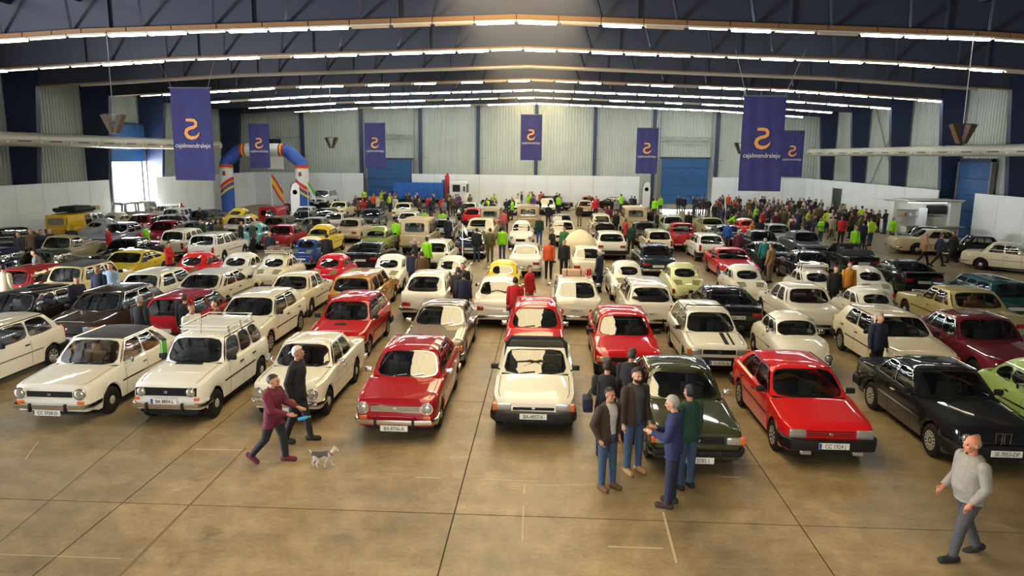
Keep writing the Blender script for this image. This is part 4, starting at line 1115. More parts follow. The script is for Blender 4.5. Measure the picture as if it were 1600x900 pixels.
C('striped', 1107, 485, 'f', WHT, 'white small hatchback with two black bonnet stripes', 2, plate='GI-4076-AJ', eu=True)
C('round', 1243, 493, 'f', WHT, 'white small round car showing its nose, second row', 2)
C('golf', 1402, 492, 'f', CRM, 'cream white hatchback with a man standing before it', 2)
C('mercedes', 1580, 507, 'f', MAR, 'maroon large saloon at the right edge, second row', 2)
# third row, tails to the camera
C('renault', 112, 414, 'b', (.70,.58,.32), 'beige estate-like hatchback with black roof panel, third row left', 1, roof=M_VINYL)
C('boxhatch', 22, 421, 'b', (.42,.03,.035), 'red boxy hatchback at the left edge beside a grey sweater man', 1)
C('boxhatch', 224, 427, 'b', WHT, 'white small hatchback with roof aerial, third row', 1)
C('hatch', 322, 426, 'b', (.60,.57,.46), 'silver beige fastback hatchback, third row', 1, roof=mat('silver_roof', (.48,.49,.50), .3))
C('smallsedan', 456, 430, 'b', CRM, 'cream two-door saloon with raised beltline, third row', 1)
C('wagon', 560, 426, 'b', (.48,.24,.055), 'ochre brown estate car, third row', 1)
C('simca', 668, 429, 'b', WHT, 'white hatchback with two people at its right side, third row', 1)
C('smallsedan', 778, 437, 'b', WHT, 'white small saloon beside two red jackets, third row', 1)
C('simca', 900, 438, 'b', WHT, 'white hatchback carrying a suitcase on its roof, third row', 2, rplate='M 8726 O')
C('wagon', 1012, 441, 'b', WHT, 'white estate car with wide rear window, third row', 2, rplate='BI 7490 C')
C('fastback', 1135, 449, 'b', BLK, 'black coupe with broad sloping rear glass, third row', 2, rplate='C-4481-CW')
C('sedan', 1268, 447, 'b', WHT, 'white three-box saloon with dark red seats, third row right', 1, seat=M_SEATRD)
C('round', 1368, 453, 'b', WHT, 'white small round car between two saloons, third row right', 1)
C('mercedes', 1505, 452, 'b', (.42,.37,.16), 'gold beige large saloon seen from behind', 1, seat=M_SEATBR)
C('wagon', 1580, 441, 'b', (.02,.075,.085), 'dark teal estate car at the right edge', 1)
# fourth row
C('round', 983, 414, 'b', WHT, 'cream small round car beside the man in a long dark coat', 1)
C('round', 1071, 415, 'b', (.58,.62,.33), 'pale green small round car, rear view', 1)
C('round', 1165, 417, 'b', WHT, 'white small round car behind the black coupe', 1)
C('round_rack', 1266, 420, 'b', WHT, 'white small round car with roof rack', 1)
C('round', 1361, 420, 'b', WHT, 'white small round car right of the orange jacket', 1)
C('spoiler_coupe', 1420, 409, 'b', BLK, 'black sports coupe with tail spoiler', 1)
C('round_rack', 428, 399, 'b', CRM, 'cream small round car with suitcases on its rack', 1)
C('round', 517, 399, 'b', (.55,.012,.03), 'red small round car behind the ochre estate', 1)
C('round', 602, 404, 'b', WHT, 'white small round car right of the ochre brown estate', 1)
C('round', 705, 402, 'b', WHT, 'white small round car with a flag pole', 1)
C('round', 786, 409, 'b', (.80,.60,.06), 'yellow small round car, rear view', 1)
C('round', 303, 396, 'b', (.66,.02,.018), 'bright red small round car on the left', 1)
C('round', 371, 397, 'b', WHT, 'white small round car right of the bright red one', 1)
C('fastback', 195, 394, 'f', (.62,.46,.03), 'yellow sports coupe on the left', 1)
C('sedan', 75, 390, 'f', (.045,.055,.04), 'dark green chrome-trimmed saloon on the left', 1, seat=M_SEATBR)
C('sedan', -8, 388, 'f', (.012,.02,.06), 'dark blue saloon cut by the left picture edge', 1)
C('smallsedan', 822, 382, 'b', WHT, 'white small saloon with grey roof in the centre aisle', 1, roof=M_GREYROOF)
C('smallsedan', 918, 387, 'b', CRM, 'cream saloon behind the suitcase-carrying hatchback', 1)
C('sedan', 1024, 383, 'b', (.022,.035,.05), 'dark blue green saloon with red tail lights', 1)
C('fastback', 1143, 389, 'f', (.52,.015,.03), 'crimson sports coupe facing the camera', 1)
C('sedan', 1254, 389, 'b', BLK, 'black saloon behind the white roof-rack car', 1)
C('cabrio', 1338, 384, 'b', BLK, 'black open roadster by the aisle on the right', 1)
C('fastback', 1193, 376, 'b', (.012,.025,.03), 'very dark green coupe among the crowd edge', 1)
C('round', 480, 372, 'b', (.02,.05,.20), 'blue small round car with cream roof', 1, roof=mat('cream_roof', CRM, .35))
C('fastback', 578, 378, 'b', BLK, 'black hatchback coupe left of the canvas off-roader', 1)
C('boxhatch', 680, 378, 'b', WHT, 'white hatchback behind the man in lime jacket', 1)
C('sedan', 737, 361, 'b', (.02,.03,.065), 'dark blue saloon in the centre aisle', 1, rplate='')
C('boxhatch', 1030, 361, 'b', CRM, 'cream hatchback left of the bending man', 1)
C('boxhatch', 1108, 366, 'b', WHT, 'white hatchback with tall red tail lights', 1)
C('golf', 955, 364, 'b', WHT, 'white hatchback beside a cream canvas tent', 1)
C('renault', 252, 364, 'b', CRM, 'cream tall hatchback, left of two alike', 1)
C('wagon', 317, 367, 'b', WHT, 'white estate car on the left side', 1)
C('sedan', 205, 372, 'f', BLK, 'black saloon left of the cream tall hatchback', 0)
C('pickup', 80, 371, 'f', (.30,.26,.15), 'olive beige pickup on the far left', 0)
C('jeep', 648, 343, 'b', (.55,.45,.28), 'beige canvas-topped off-roader left of the centre aisle', 1, roof=M_CANVAS)
C('duck', 500, 352, 'b', (.70,.50,.03), 'yellow round-backed car in the mid field', 1)
C('duck', 585, 356, 'b', (.24,.28,.08), 'olive green round-backed car', 1)
C('limousine', 752, 342, 'b', CRM, 'long cream saloon behind the dark blue one', 0)
C('sedan', 547, 342, 'b', (.60,.52,.36), 'beige saloon in the mid field', 0)
C('sedan', 440, 352, 'b', (.35,.015,.03), 'crimson saloon in the mid field on the left', 0)
C('sedan', 490, 340, 'b', (.20,.20,.20), 'grey saloon behind the yellow round-backed car', 0)
C('wagon', 430, 338, 'b', (.10,.11,.06), 'dark olive estate on the left', 0)
C('round', 395, 350, 'b', (.18,.50,.52), 'turquoise small round car on the left', 0)
C('duck', 815, 346, 'f', WHT, 'white round-nosed car with big headlights in the centre', 0)
C('sedan', 880, 346, 'f', CRM, 'cream saloon facing the camera in the centre', 0)
C('renault', 940, 336, 'b', CRM, 'cream tall hatchback in the centre right', 0)
C('sedan', 944, 349, 'b', (.05,.008,.01), 'very dark red saloon in the centre right', 0)
C('jeep', 994, 324, 'b', (.60,.50,.32), 'beige van-like off-roader in the centre right', 0, roof=M_CANVAS)
C('jeep', 825, 322, 'b', (.50,.40,.24), 'tan hard-top off-roader in the centre', 0)
C('sedan', 1008, 347, 'b', (.10,.10,.10), 'dark grey saloon in the centre right behind the cream hatchback', 0)
C('sedan', 1052, 338, 'f', (.45,.50,.40), 'pale green saloon facing the camera', 0)
C('pickup', 1068, 350, 'b', (.50,.015,.02), 'red pickup beside the pale green saloon', 0)
C('fastback', 1112, 341, 'f', (.30,.27,.09), 'olive gold fastback near the raised blue door', 0)
C('round', 1166, 342, 'b', RED, 'red small car with white roof', 0, roof=mat('white_roof', (.78,.78,.74), .4))
C('fastback', 1140, 354, 'b', (.03,.05,.06), 'dark petrol fastback behind the blue jacket', 0)
C('sedan', 1258, 362, 'f', (.10,.12,.14), 'dark grey saloon with shining bonnet at the crowd edge', 0)
C('sedan', 1217, 351, 'f', (.48,.55,.50), 'pale mint saloon at the crowd edge', 0)
C('sedan', 1205, 366, 'b', (.02,.025,.035), 'black saloon parked beside the right crowd', 0)
# left background
C('limousine', 45, 343, 'b', BLK, 'black vintage limousine at the far left', 0, dyaw=-55)
C('van', 80, 336, 'b', (.75,.45,.02), 'yellow van with a black roof load', 0)
C('renault_rack', 113, 328, 'b', WHT, 'white tall hatchback with roof rack at the far left', 0)
C('beetle', 118, 346, 'b', (.35,.35,.36), 'grey beetle-shaped car on the left', 0)
C('jeep', 163, 316, 'b', (.42,.38,.28), 'tall khaki off-roader before the bright doorway', 0, dyaw=-30)
C('beetle', 158, 333, 'b', (.62,.56,.42), 'cream beetle-shaped car near the bright doorway', 0)
C('sedan', 190, 337, 'b', (.38,.03,.03), 'red saloon near the bright doorway', 0)
C('sedan', 178, 349, 'f', (.30,.27,.34), 'mauve silver saloon near the bright doorway', 0)
C('wagon', 215, 326, 'b', WHT, 'white estate near the bright doorway', 0)
C('renault', 268, 326, 'b', WHT, 'white tall hatchback with red roof beacon', 0)
C('sedan', 236, 336, 'f', (.42,.45,.52), 'pale blue saloon on the left background', 0)
C('sedan', 252, 346, 'f', (.36,.015,.03), 'red saloon on the left background', 0)
C('wagon', 312, 329, 'b', (.05,.06,.09), 'dark blue estate on the left background', 0)
C('sedan', 318, 345, 'b', (.12,.13,.10), 'grey green saloon on the left background', 0)
C('beetle', 370, 326, 'b', (.75,.55,.03), 'yellow beetle-shaped car before the inflatable arch', 0)
C('smallsedan', 370, 339, 'f', CRM, 'cream small saloon before the inflatable arch', 0)
C('van', 413, 325, 'b', (.42,.02,.03), 'red van with flags on the left background', 0)
# far centre
C('suv', 533, 292, 'f', (.72,.72,.70), 'white off-road car parked before the back partition', 0)
C('sedan', 530, 315, 'b', (.68,.62,.36), 'pale yellow saloon in the far left centre', 0)
C('smallsedan', 478, 323, 'b', (.66,.66,.60), 'white saloon in the far left centre', 0)
C('fastback', 505, 326, 'b', BLK, 'black coupe in the far left centre', 0)
C('sedan', 470, 331, 'b', (.04,.045,.04), 'dark saloon in the far left centre', 0)
C('smallsedan', 522, 333, 'b', (.70,.68,.58), 'cream saloon in the far left centre', 0)
C('sedan', 563, 309, 'b', (.13,.015,.03), 'maroon saloon in the far left centre', 0)
C('sedan', 580, 327, 'f', (.05,.07,.08), 'dark petrol saloon in the far left centre', 0)
C('boxhatch', 637, 332, 'b', WHT, 'white hatchback behind the canvas off-roader', 0)
C('sedan', 630, 317, 'b', (.68,.62,.40), 'pale yellow saloon among the standing crowd', 0)
C('hatch', 732, 317, 'f', (.66,.70,.64), 'pale mint fastback among the standing crowd', 0)
C('boxhatch', 738, 326, 'b', RED, 'red hatchback among the standing crowd', 0)
C('sedan', 761, 311, 'f', (.50,.62,.62), 'pale blue saloon before the back partition', 0)
C('van', 766, 325, 'b', (.50,.42,.28), 'tan van among the standing crowd', 0)
C('boxhatch', 693, 343, 'f', (.20,.24,.26), 'slate hatchback beside the canvas off-roader', 0)
C('boxhatch', 855, 311, 'f', WHT, 'white hatchback far back in the centre', 0)
C('sedan', 867, 303, 'f', (.03,.035,.05), 'dark saloon before the back partition', 0, dyaw=70)
C('sedan', 803, 311, 'f', (.45,.50,.40), 'pale green saloon far back in the centre', 0)
C('boxhatch', 914, 314, 'b', (.42,.30,.16), 'tan hatchback far back in the centre', 0)
C('boxhatch', 922, 304, 'f', (.45,.03,.03), 'red hatchback before the back partition', 0)
C('hatch', 958, 303, 'f', BLK, 'black rally hatchback with a white roundel before the back partition', 0, dyaw=62)
C('sedan', 877, 336, 'b', (.02,.035,.09), 'dark blue saloon far back in the centre', 0)
# across the right-hand aisle
def heading(a, b):
    d = Vector(b)-Vector(a); return math.degrees(math.atan2(d.x, -d.y))
A = at(1408,396); C('limousine', 0, 0, 'f', (.58,.47,.27), 'long beige saloon parked across the right aisle', 1, pos=(A.x+2.05, A.y-.35), dyaw=80)
A = at(1524,413); B = at(1571,426); M_ = (A+B)/2
C('sedan', 0, 0, 'f', (.72,.64,.46), 'cream saloon with chrome wheels parked across the right aisle', 2, pos=(M_.x+.45, M_.y+.62), dyaw=48)
C('sedan', 0, 0, 'f', (.012,.018,.05), 'dark blue saloon parked before the food stall', 0, pos=(23.4, 44.5), dyaw=80)
C('sedan', 0, 0, 'f', (.02,.024,.028), 'dark saloon behind the cream aisle saloon', 0, pos=(23.9, 41.6), dyaw=75)
# ------------------------------------------------------------------ settle the parked cars so that no two share the same ground
def foot(o, t, mrg=.10):
    p = t['p']; c, s = abs(cos(o.rotation_euler.z)), abs(sin(o.rotation_euler.z))
    L, W = p['L']+.24, p['W']+.06
    return (W*c+L*s)/2+mrg/2, (L*c+W*s)/2+mrg/2
for it in range(60):
    moved = False
    for i in range(len(CARS)):
        for j in range(i+1, len(CARS)):
            a, ta = CARS[i]; b, tb = CARS[j]
            dx = b.location.x-a.location.x; dy = b.location.y-a.location.y
            if abs(dx) > 6 or abs(dy) > 7: continue
            ha, hb = foot(a, ta), foot(b, tb)
            ox = ha[0]+hb[0]-abs(dx); oy = ha[1]+hb[1]-abs(dy)
            if ox <= 0 or oy <= 0: continue
            moved = True
            fi = 0.0 if i < 10 else .5; fj = 1.0-fi if j >= 10 else 0.0
            if fi == .5: fj = .5
            if ox < .40 or ox < oy*.25:
                s = 1 if dx >= 0 else -1
                a.location.x -= s*ox*fi*1.02; b.location.x += s*ox*fj*1.02
            else:
                s = 1 if dy >= 0 else -1
                a.location.y -= s*oy*fi*1.02; b.location.y += s*oy*fj*1.02
    for o, t in CARS[10:]:
        h = foot(o, t)
        o.location.y = min(o.location.y, PYB-.3-h[1])
        o.location.x = max(min(o.location.x, PXR-.3-h[0]), PXL+.3+h[0])
    if not moved: break

# ------------------------------------------------------------------ people
# A figure is laid out as joints; tapered limbs, trunk, head and hands are fused into ONE surface,
# and the garments are shells grown from that surface. It faces -y and is 1.75 m tall.
def rotx(v, a):
    return Vector((v.x, v.y*cos(a)-v.z*sin(a), v.y*sin(a)+v.z*cos(a)))
def roty(v, a):
    return Vector((v.x*cos(a)+v.z*sin(a), v.y, -v.x*sin(a)+v.z*cos(a)))
def rotz(v, a):
    return Vector((v.x*cos(a)-v.y*sin(a), v.x*sin(a)+v.y*cos(a), v.z))
def capsule(mb, a, b, ra, rb, n=10):
    a = Vector(a); b = Vector(b); d = (b-a).normalized(); pts = []; rs = []
    for t in (-1,-.85,-.5,0): pts.append(a+d*ra*t); rs.append(max(.002, ra*sqrt(max(0,1-t*t))))
    for t in (0,.5,.85,1): pts.append(b+d*rb*t); rs.append(max(.002, rb*sqrt(max(0,1-t*t))))
    mb.tube(pts, rs, n)
def loft(mb, secs, n=16):
    """secs: (centre, half width, half depth, side axis, front axis)"""
    o = len(mb.v); k = len(secs)
    for c, w_, d_, ax, ay in secs:
        for j in range(n):
            t = 2*pi*j/n; mb.v.append(tuple(Vector(c)+ax*w_*cos(t)+ay*d_*sin(t)))
    for i in range(k-1):
        for j in range(n):
            a = o+i*n+j; b = o+i*n+(j+1)%n; mb.f.append((a,b,b+n,a+n))
    mb.f.append(tuple(o+j for j in range(n-1,-1,-1))); mb.f.append(tuple(o+(k-1)*n+j for j in range(n)))

def figure(name, voxel, lean=0.0, hipL=0.0, kneeL=0.0, hipR=0.0, kneeR=0.0, shL=(0,.10), elL=.15, shR=(0,.10), elR=.15, yawh=0.0, nod=0.0, belly=0.0, wide=1.0, elin=(0,0), fingers=True, coat=0.10, hairlong=False, bald=False, open_=False, beard=False):
    """angles in radians; leg/arm angles swing forward (towards -y)"""
    mb = MB(); segs = []          # segs: (a, b, ra, rb, region)
    def limb(a, b, ra, rb, reg): capsule(mb, a, b, ra, rb); segs.append((Vector(a), Vector(b), ra, rb, reg))
    # legs first, so that the lower foot stands on the ground
    def leg(s, hip, knee):
        h = Vector((s*.095, 0, 0)); kn = h+rotx(Vector((s*.01,0,-.43)), -hip); an = kn+rotx(Vector((0,0,-.42)), -hip+knee)
        return h, kn, an
    lg = {-1: leg(-1, hipR, kneeR), 1: leg(1, hipL, kneeL)}
    z0 = -min(lg[-1][2].z, lg[1][2].z)+.085
    P0 = Vector((0, 0, z0))
    for s in (-1, 1):
        h, kn, an = [q+P0 for q in lg[s]]
        limb(h+Vector((0,0,-.03)), kn, .088, .060, 'thigh'); limb(kn, an, .060, .042, 'shin')
        fl = -(hipL if s > 0 else hipR)+(kneeL if s > 0 else kneeR)
        fl = max(-.25, min(fl, 1.0)) if an.z > .10 else 0
        toe = an+rotx(Vector((s*.02,-.15,-.045)), fl); heel = an+rotx(Vector((0,.05,-.045)), fl)
        limb(heel, toe, .040, .036, 'foot'); limb(an, an+rotx(Vector((0,-.02,-.03)), fl), .045, .045, 'foot')
    # trunk
    L = lambda v: P0+rotx(Vector(v), lean)
    ax = Vector((1,0,0)); ay = rotx(Vector((0,1,0)), lean); n0 = ay
    secs = [(P0+Vector((0,0,-.07)), .150*wide, .105, ax, Vector((0,1,0))), (P0+Vector((0,0,.02)), .172*wide, .125+belly*.3, ax, Vector((0,1,0))), (L((0,-belly*.5,.14)), .160*wide, .112+belly*.9, ax, n0), (L((0,-belly*.4,.26)), .158*wide, .110+belly*.7, ax, n0),
            (L((0,-.01,.38)), .172*wide, .118+belly*.2, ax, n0), (L((0,0,.48)), .178*wide, .108, ax, n0), (L((0,.01,.54)), .135*wide, .085, ax, n0), (L((0,.01,.575)), .07, .06, ax, n0)]
    loft(mb, secs)
    segs.append((P0+Vector((0,0,-.04)), P0+Vector((0,0,.04)), .15, .15, 'pelvis'))
    segs.append((L((0,0,.14)), L((0,0,.30)), .15, .15, 'torso')); segs.append((L((-.08,0,.42)), L((.08,0,.42)), .125, .125, 'torso')); segs.append((L((-.05,0,.52)), L((.05,0,.52)), .08, .08, 'torso'))
    # arms
    for s in (-1, 1):
        fw_, ab = shL if s > 0 else shR; el = elL if s > 0 else elR; ei = elin[0] if s > 0 else elin[1]
        sh = L((s*.188*wide, .01, .485))
        def ar(v): return rotx(rotx(roty(Vector(v), -s*ab), -fw_), lean*.6)
        eb = sh+ar((0,0,-.285))
        fo = rotz(rotx(Vector((0,0,-.255)), -el), -s*ei); fo = ar(fo)
        wr_ = eb+fo
        limb(sh, eb, .058, .046, 'uarm'); limb(eb, wr_, .044, .029, 'larm')
        d = fo.normalized(); sd = d.cross(Vector((s,0,0))).normalized()   # palm plane: d along, sd across
        if sd.length < .5: sd = Vector((0,1,0))
        pn = d.cross(sd)
        pc = wr_+d*.085
        limb(wr_, pc, .028, .034, 'hand')
        if fingers:
            for i, (o_, ln) in enumerate(((-.027,.072),(-.009,.082),(.009,.077),(.026,.060))):
                b0 = pc+sd*o_+d*.005; b1 = b0+d*ln*.5-pn*s*.008; b2 = b1+d*ln*.38-pn*s*.026
                capsule(mb, b0, b1, .0095, .009, 6); capsule(mb, b1, b2, .009, .0075, 6)
                segs.append((b0, b2, .010, .008, 'hand'))
            t0 = wr_+d*.03-sd*.022; t1 = t0+d*.035-sd*.028; t2 = t1+d*.032-sd*.004
            capsule(mb, t0, t1, .012, .011, 6); capsule(mb, t1, t2, .011, .009, 6); segs.append((t0, t2, .012, .009, 'hand'))
    # neck and head
    nb = L((0,.01,.55)); hc = nb+rotx(Vector((0,-.03,.175)), lean*.4+nod)
    limb(nb, hc+Vector((0,.01,-.07)), .056, .052, 'neck')
    hd = MB(); hd.sphere((0,.012,.022), (.076,.096,.100), 16, 12); hd.sphere((0,-.028,-.045), (.056,.066,.072), 14, 10); hd.sphere((0,-.07,-.085), (.028,.024,.026), 8, 6)
    hd.sphere((0,-.098,-.018), (.013,.020,.026), 8, 6); hd.sphere((0,-.086,.020), (.045,.014,.014), 10, 6)
    for s in (-1,1): hd.sphere((s*.077,.014,-.012), (.010,.022,.033), 8, 6); hd.sphere((s*.042,-.066,-.028), (.022,.02,.022), 8, 6)
    hm = lambda v: hc+rotx(rotz(Vector(v), yawh), lean*.4+nod)
    mb.add([hm(v) for v in hd.v], hd.f)
    segs.append((hm((0,-.02,-.05)), hm((0,.01,.02)), .075, .085, 'head'))
    # fuse
    me = mb.mesh(name+'_raw'); ob = bpy.data.objects.new(name+'_raw', me); COL.objects.link(ob)
    rm = ob.modifiers.new('r', 'REMESH'); rm.mode = 'VOXEL'; rm.voxel_size = voxel; rm.use_smooth_shade = True
    sm = ob.modifiers.new('s', 'SMOOTH'); sm.iterations = 2 if voxel < .012 else 1; sm.factor = .5
    bpy.context.view_layer.update()
    bme = bpy.data.meshes.new_from_object(ob.evaluated_get(bpy.context.evaluated_depsgraph_get()))
    bpy.data.objects.remove(ob); bpy.data.meshes.remove(me)
    bme.materials.clear(); bme.materials.append(None); bme.shade_smooth()
    import numpy as np
    nv = len(bme.vertices); co = np.empty(nv*3); bme.vertices.foreach_get('co', co); co = co.reshape(-1,3)
    no = np.empty(nv*3); bme.vertices.foreach_get('normal', no); no = no.reshape(-1,3)
    best = np.full(nv, 9.0); reg = np.zeros(nv, int); names = []
    for (a, b, ra, rb, rg) in segs:
        if rg not in names: names.append(rg)
        A = np.array(a); B = np.array(b); d = B-A; l2 = float(d@d) or 1e-9
        t = np.clip(((co-A)@d)/l2, 0, 1); dist = np.linalg.norm(co-(A+t[:,None]*d), axis=1)-(ra+(rb-ra)*t)
        m_ = dist < best; best[m_] = dist[m_]; reg[m_] = names.index(rg)
    R = {n_: reg == i for i, n_ in enumerate(names)}
    Rg = lambda *k: np.any([R[x] for x in k if x in R], axis=0)
    zz = co[:,2]
    polys = [list(p_.vertices) for p_ in bme.polygons]
    def shell(nm, mask, off, loose=False):
        keep = [p_ for p_ in polys if (any(mask[i] for i in p_) if loose else all(mask[i] for i in p_))]
        ids = sorted({i for p_ in keep for i in p_}); mp = {i: k_ for k_, i in enumerate(ids)}
        o_ = off if not callable(off) else None
        vs = co[ids]+no[ids]*(np.array([off(co[i]) for i in ids])[:,None] if o_ is None else off)
        sme = bpy.data.meshes.new(name+'_'+nm); sme.from_pydata([tuple(v) for v in vs], [], [[mp[i] for i in p_] for p_ in keep])
        sme.shade_smooth(); sme.materials.append(None); return sme
    hem = z0-.02-coat
    low = Rg('pelvis') | (Rg('thigh') & (coat > 0))
    jack = Rg('torso','uarm','larm') | (low & (zz > hem)) | (Rg('neck') & (zz < nb.z+.035))
    opn = np.zeros(nv, bool)
    if open_:
        tl = co-np.array(P0); tz_ = tl[:,2]; opn = Rg('torso','pelvis','neck') & (no[:,1] < -.35) & (np.abs(co[:,0]) < .035+.05*np.clip((tz_-.0)/.5,0,1))
        jack = jack & ~opn
    hl = co-np.array(hc)
    hf = np.array([tuple(rotz(rotx(Vector(v), -(lean*.4+nod)), -yawh)) for v in hl]) if True else hl
    hmask = Rg('head','neck') & ((hf[:,2] > .048+.55*np.clip(-hf[:,1],-.05,.2)) | ((hf[:,1] > .018) & (hf[:,2] > (-.055 if not hairlong else -.25)) & (np.abs(hf[:,0]) < .2))) & ~((np.abs(hf[:,0]) > .079) & (hf[:,2] < .02))
    if bald: hmask = Rg('head') & (hf[:,1] > -.005) & (hf[:,2] < .035) & (hf[:,2] > -.06) & ~((np.abs(hf[:,0]) > .079))
    d = dict(body=bme, jacket=shell('jacket', jack, lambda c_: .022 if c_[2] > hem+.03 else .034), trousers=shell('trousers', Rg('thigh','shin') | (Rg('pelvis') & (zz < z0+.06)), .014, True),
             hair=shell('hair', hmask, .013 if not bald else .006))
    if beard: d['beard'] = shell('beard', Rg('head') & (hf[:,2] < -.048) & (hf[:,1] < .012) & (hf[:,2] > -.125), .006)
    fm = Rg('foot')
    d['shoeL'] = shell('shoe', fm & (co[:,0] > 0), .012, True); d['shoeR'] = shell('shoe', fm & (co[:,0] <= 0), .012, True)
    # face
    ey = MB()
    d['eyes'] = [MB().sphere(hm((s*.031,-.079,.003)), .0105, 8, 6).mesh('eye', 60) for s in (-1,1)]
    d['mouth'] = MB().sphere(hm((0,-.092,-.062)), (.024,.008,.006), 8, 6).mesh('mouth', 60)
    d['brow'] = [MB().sphere(hm((s*.031,-.090,.024)), (.019,.007,.005), 8, 5).mesh('eyebrow', 60) for s in (-1,1)]
    if open_: d['front'] = shell('shirt', Rg('torso') | (Rg('pelvis') & (zz > z0-.01)) | (Rg('neck') & (zz < nb.z+.02)), .010)
    # collar and hem bands
    d['collar'] = MB().tube([L((.078*cos(t), .006+.072*sin(t), .545+.018*sin(t))) for t in [radians(a) for a in range(-60,241,20)]], .017, 6).mesh('collar', 60)
    return d
HI, LO = .0105, .021
POSE = {
 'stand':  dict(shL=(.05,.10), shR=(-.02,.10), elL=.2, elR=.25),
 'pockets':dict(shL=(-.25,.28), shR=(-.25,.28), elL=.85, elR=.85, elin=(.55,.55), hipL=.05),
 'walk':   dict(hipL=.42, kneeL=.15, hipR=-.30, kneeR=.35, shL=(-.35,.08), shR=(.40,.08), elL=.25, elR=.45, lean=.04),
 'hold':   dict(shL=(.30,.10), shR=(.30,.10), elL=1.45, elR=1.45, elin=(.45,.45), nod=.22, hipL=.04),
 'back':   dict(shL=(-.45,.20), shR=(-.45,.20), elL=.75, elR=.75, elin=(.9,.9), hipR=.10),
 'bend':   dict(lean=.85, hipL=.15, hipR=.05, kneeL=.15, kneeR=.1, shL=(.9,.05), shR=(.9,.05), elL=.3, elR=.3),
}
FIGS = {}
def fig(pose, hi, **var):
    key = (pose, hi, tuple(sorted(var.items())))
    if key not in FIGS:
        k = dict(POSE[pose]); k.update(var)
        FIGS[key] = figure('figure_%d' % len(FIGS), HI if hi else LO, fingers=hi, **k)
    return FIGS[key]
M_SKIN = mat('skin', (.52,.27,.17), .55); M_SKIN2 = mat('skin_tanned', (.40,.19,.11), .55)
M_EYE = mat('eye_dark', (.03,.02,.015), .2); M_LIP = mat('lip', (.35,.11,.09), .5)
HAIR = {'black': (.012,.010,.009), 'brown': (.05,.028,.014), 'grey': (.30,.29,.28), 'white': (.55,.54,.52), 'blond': (.30,.19,.08)}
CLO = {'black': (.013,.013,.015), 'navy': (.014,.018,.045), 'dark blue': (.013,.022,.085), 'blue': (.03,.10,.42), 'light blue': (.30,.42,.55), 'maroon': (.13,.012,.035), 'red': (.50,.012,.018), 'bright red': (.62,.02,.02), 'dark brown': (.038,.022,.016), 'brown': (.12,.06,.028), 'tan': (.36,.20,.09),
       'olive': (.10,.09,.03), 'mustard': (.42,.30,.05), 'orange': (.70,.17,.02), 'red orange': (.65,.09,.02), 'amber': (.62,.26,.02), 'lime green': (.30,.75,.02), 'yellow green': (.50,.72,.04), 'green': (.03,.16,.05), 'dark green': (.012,.05,.035), 'teal': (.02,.17,.17), 'grey': (.20,.20,.21), 'dark grey': (.055,.055,.06), 'stone grey': (.25,.23,.20), 'light grey': (.48,.46,.42), 'white': (.68,.68,.66), 'cream': (.58,.50,.36), 'pink': (.60,.12,.14), 'purple': (.14,.05,.20), 'jeans blue': (.032,.062,.125), 'dark jeans': (.018,.028,.06), 'khaki': (.26,.20,.12)}
PEOPLE = []
def person(px, py, top, legs, where=None, pose='stand', rz=0.0, anchor='head', hair='black', h=1.72, lvl=0, label=None, shoes='black', group=None, pos=None, skin=None, shirt=None, wsc=1.0, **var):
    f = fig(pose, lvl >= 2, **var)
    if pos is not None: P = Vector((pos[0], pos[1], 0))
    else: P = at(px, py, h if anchor == 'head' else 0)
    P.z = 0
    o = obj('person', f['body'], skin or random.choice((M_SKIN, M_SKIN, M_SKIN2)), None, P, (0,0,radians(rz)))
    s = h/1.75; o.scale = (s*wsc, s*wsc, s)
    obj('jacket', f['jacket'], cloth(CLO[top]), o); obj('trousers', f['trousers'], cloth(CLO[legs]), o)
    if hair: obj('hair', f['hair'], mat('hair_'+hair, HAIR[hair], .6), o)
    if lvl >= 1:
        for k in ('shoeL','shoeR'): obj('shoe', f[k], cloth(CLO[shoes]), o)
    else:
        for k in ('shoeL','shoeR'): obj('shoe', f[k], cloth(CLO['black']), o)
    if lvl >= 2:
        for e in f['eyes']: obj('eye', e, M_EYE, o)
        for e in f['brow']: obj('eyebrow', e, mat('hair_'+(hair or 'grey'), HAIR[hair or 'grey'], .6), o)
        obj('mouth', f['mouth'], M_LIP, o)
    if 'beard' in f: obj('beard', f['beard'], mat('hair_'+hair, HAIR[hair], .6), o)
    if shirt: obj('shirt', f['front'], cloth(CLO[shirt]), o)
    if lvl >= 1: obj('collar', f['collar'], cloth(CLO[top]), o)
    base = label or f'person in {top} jacket and {legs} trousers {where}'
    if not label and len(base.split()) > 16: base = f'person in {top} jacket {where}'
    if not label and where.startswith('crowd'): base = f'person, {top} top, {legs} trousers, {where[6:]}'
    o.location.y = min(o.location.y, PYB-1.0); o.location.x = max(PXL+.5, min(o.location.x, PXR-.6))
    PEOPLE.append([o, base, group, label is not None])
    return o

# ---- foreground figures
person(430, 722, 'maroon', 'black', pose='walk', rz=82, anchor='feet', h=1.60, lvl=2, shoes='maroon', label='woman in maroon padded jacket walking with a tall man', skin=M_SKIN, shR=(.35,.1), shL=(.45,.1), elL=1.0, elR=1.0, elin=(.4,.4), wsc=1.16, hipL=.24, hipR=-.24, kneeR=.4, coat=.14)
person(468, 690, 'black', 'black', pose='walk', rz=86, anchor='feet', h=1.86, lvl=2, hair='white', shoes='black', label='tall grey-haired man in black walking beside the woman in maroon', skin=M_SKIN2, shL=(-.25,.12), shR=(-.3,.12), elL=.6, elR=.6, hipL=.22, hipR=-.16, kneeL=.05, kneeR=.18)
person(947, 762, 'dark brown', 'jeans blue', pose='pockets', rz=38, anchor='feet', h=1.70, lvl=2, shoes='brown', hair='black', shirt='light grey', open_=True, label='man in dark brown jacket and jeans, hands in pockets', coat=.10, skin=M_SKIN2)
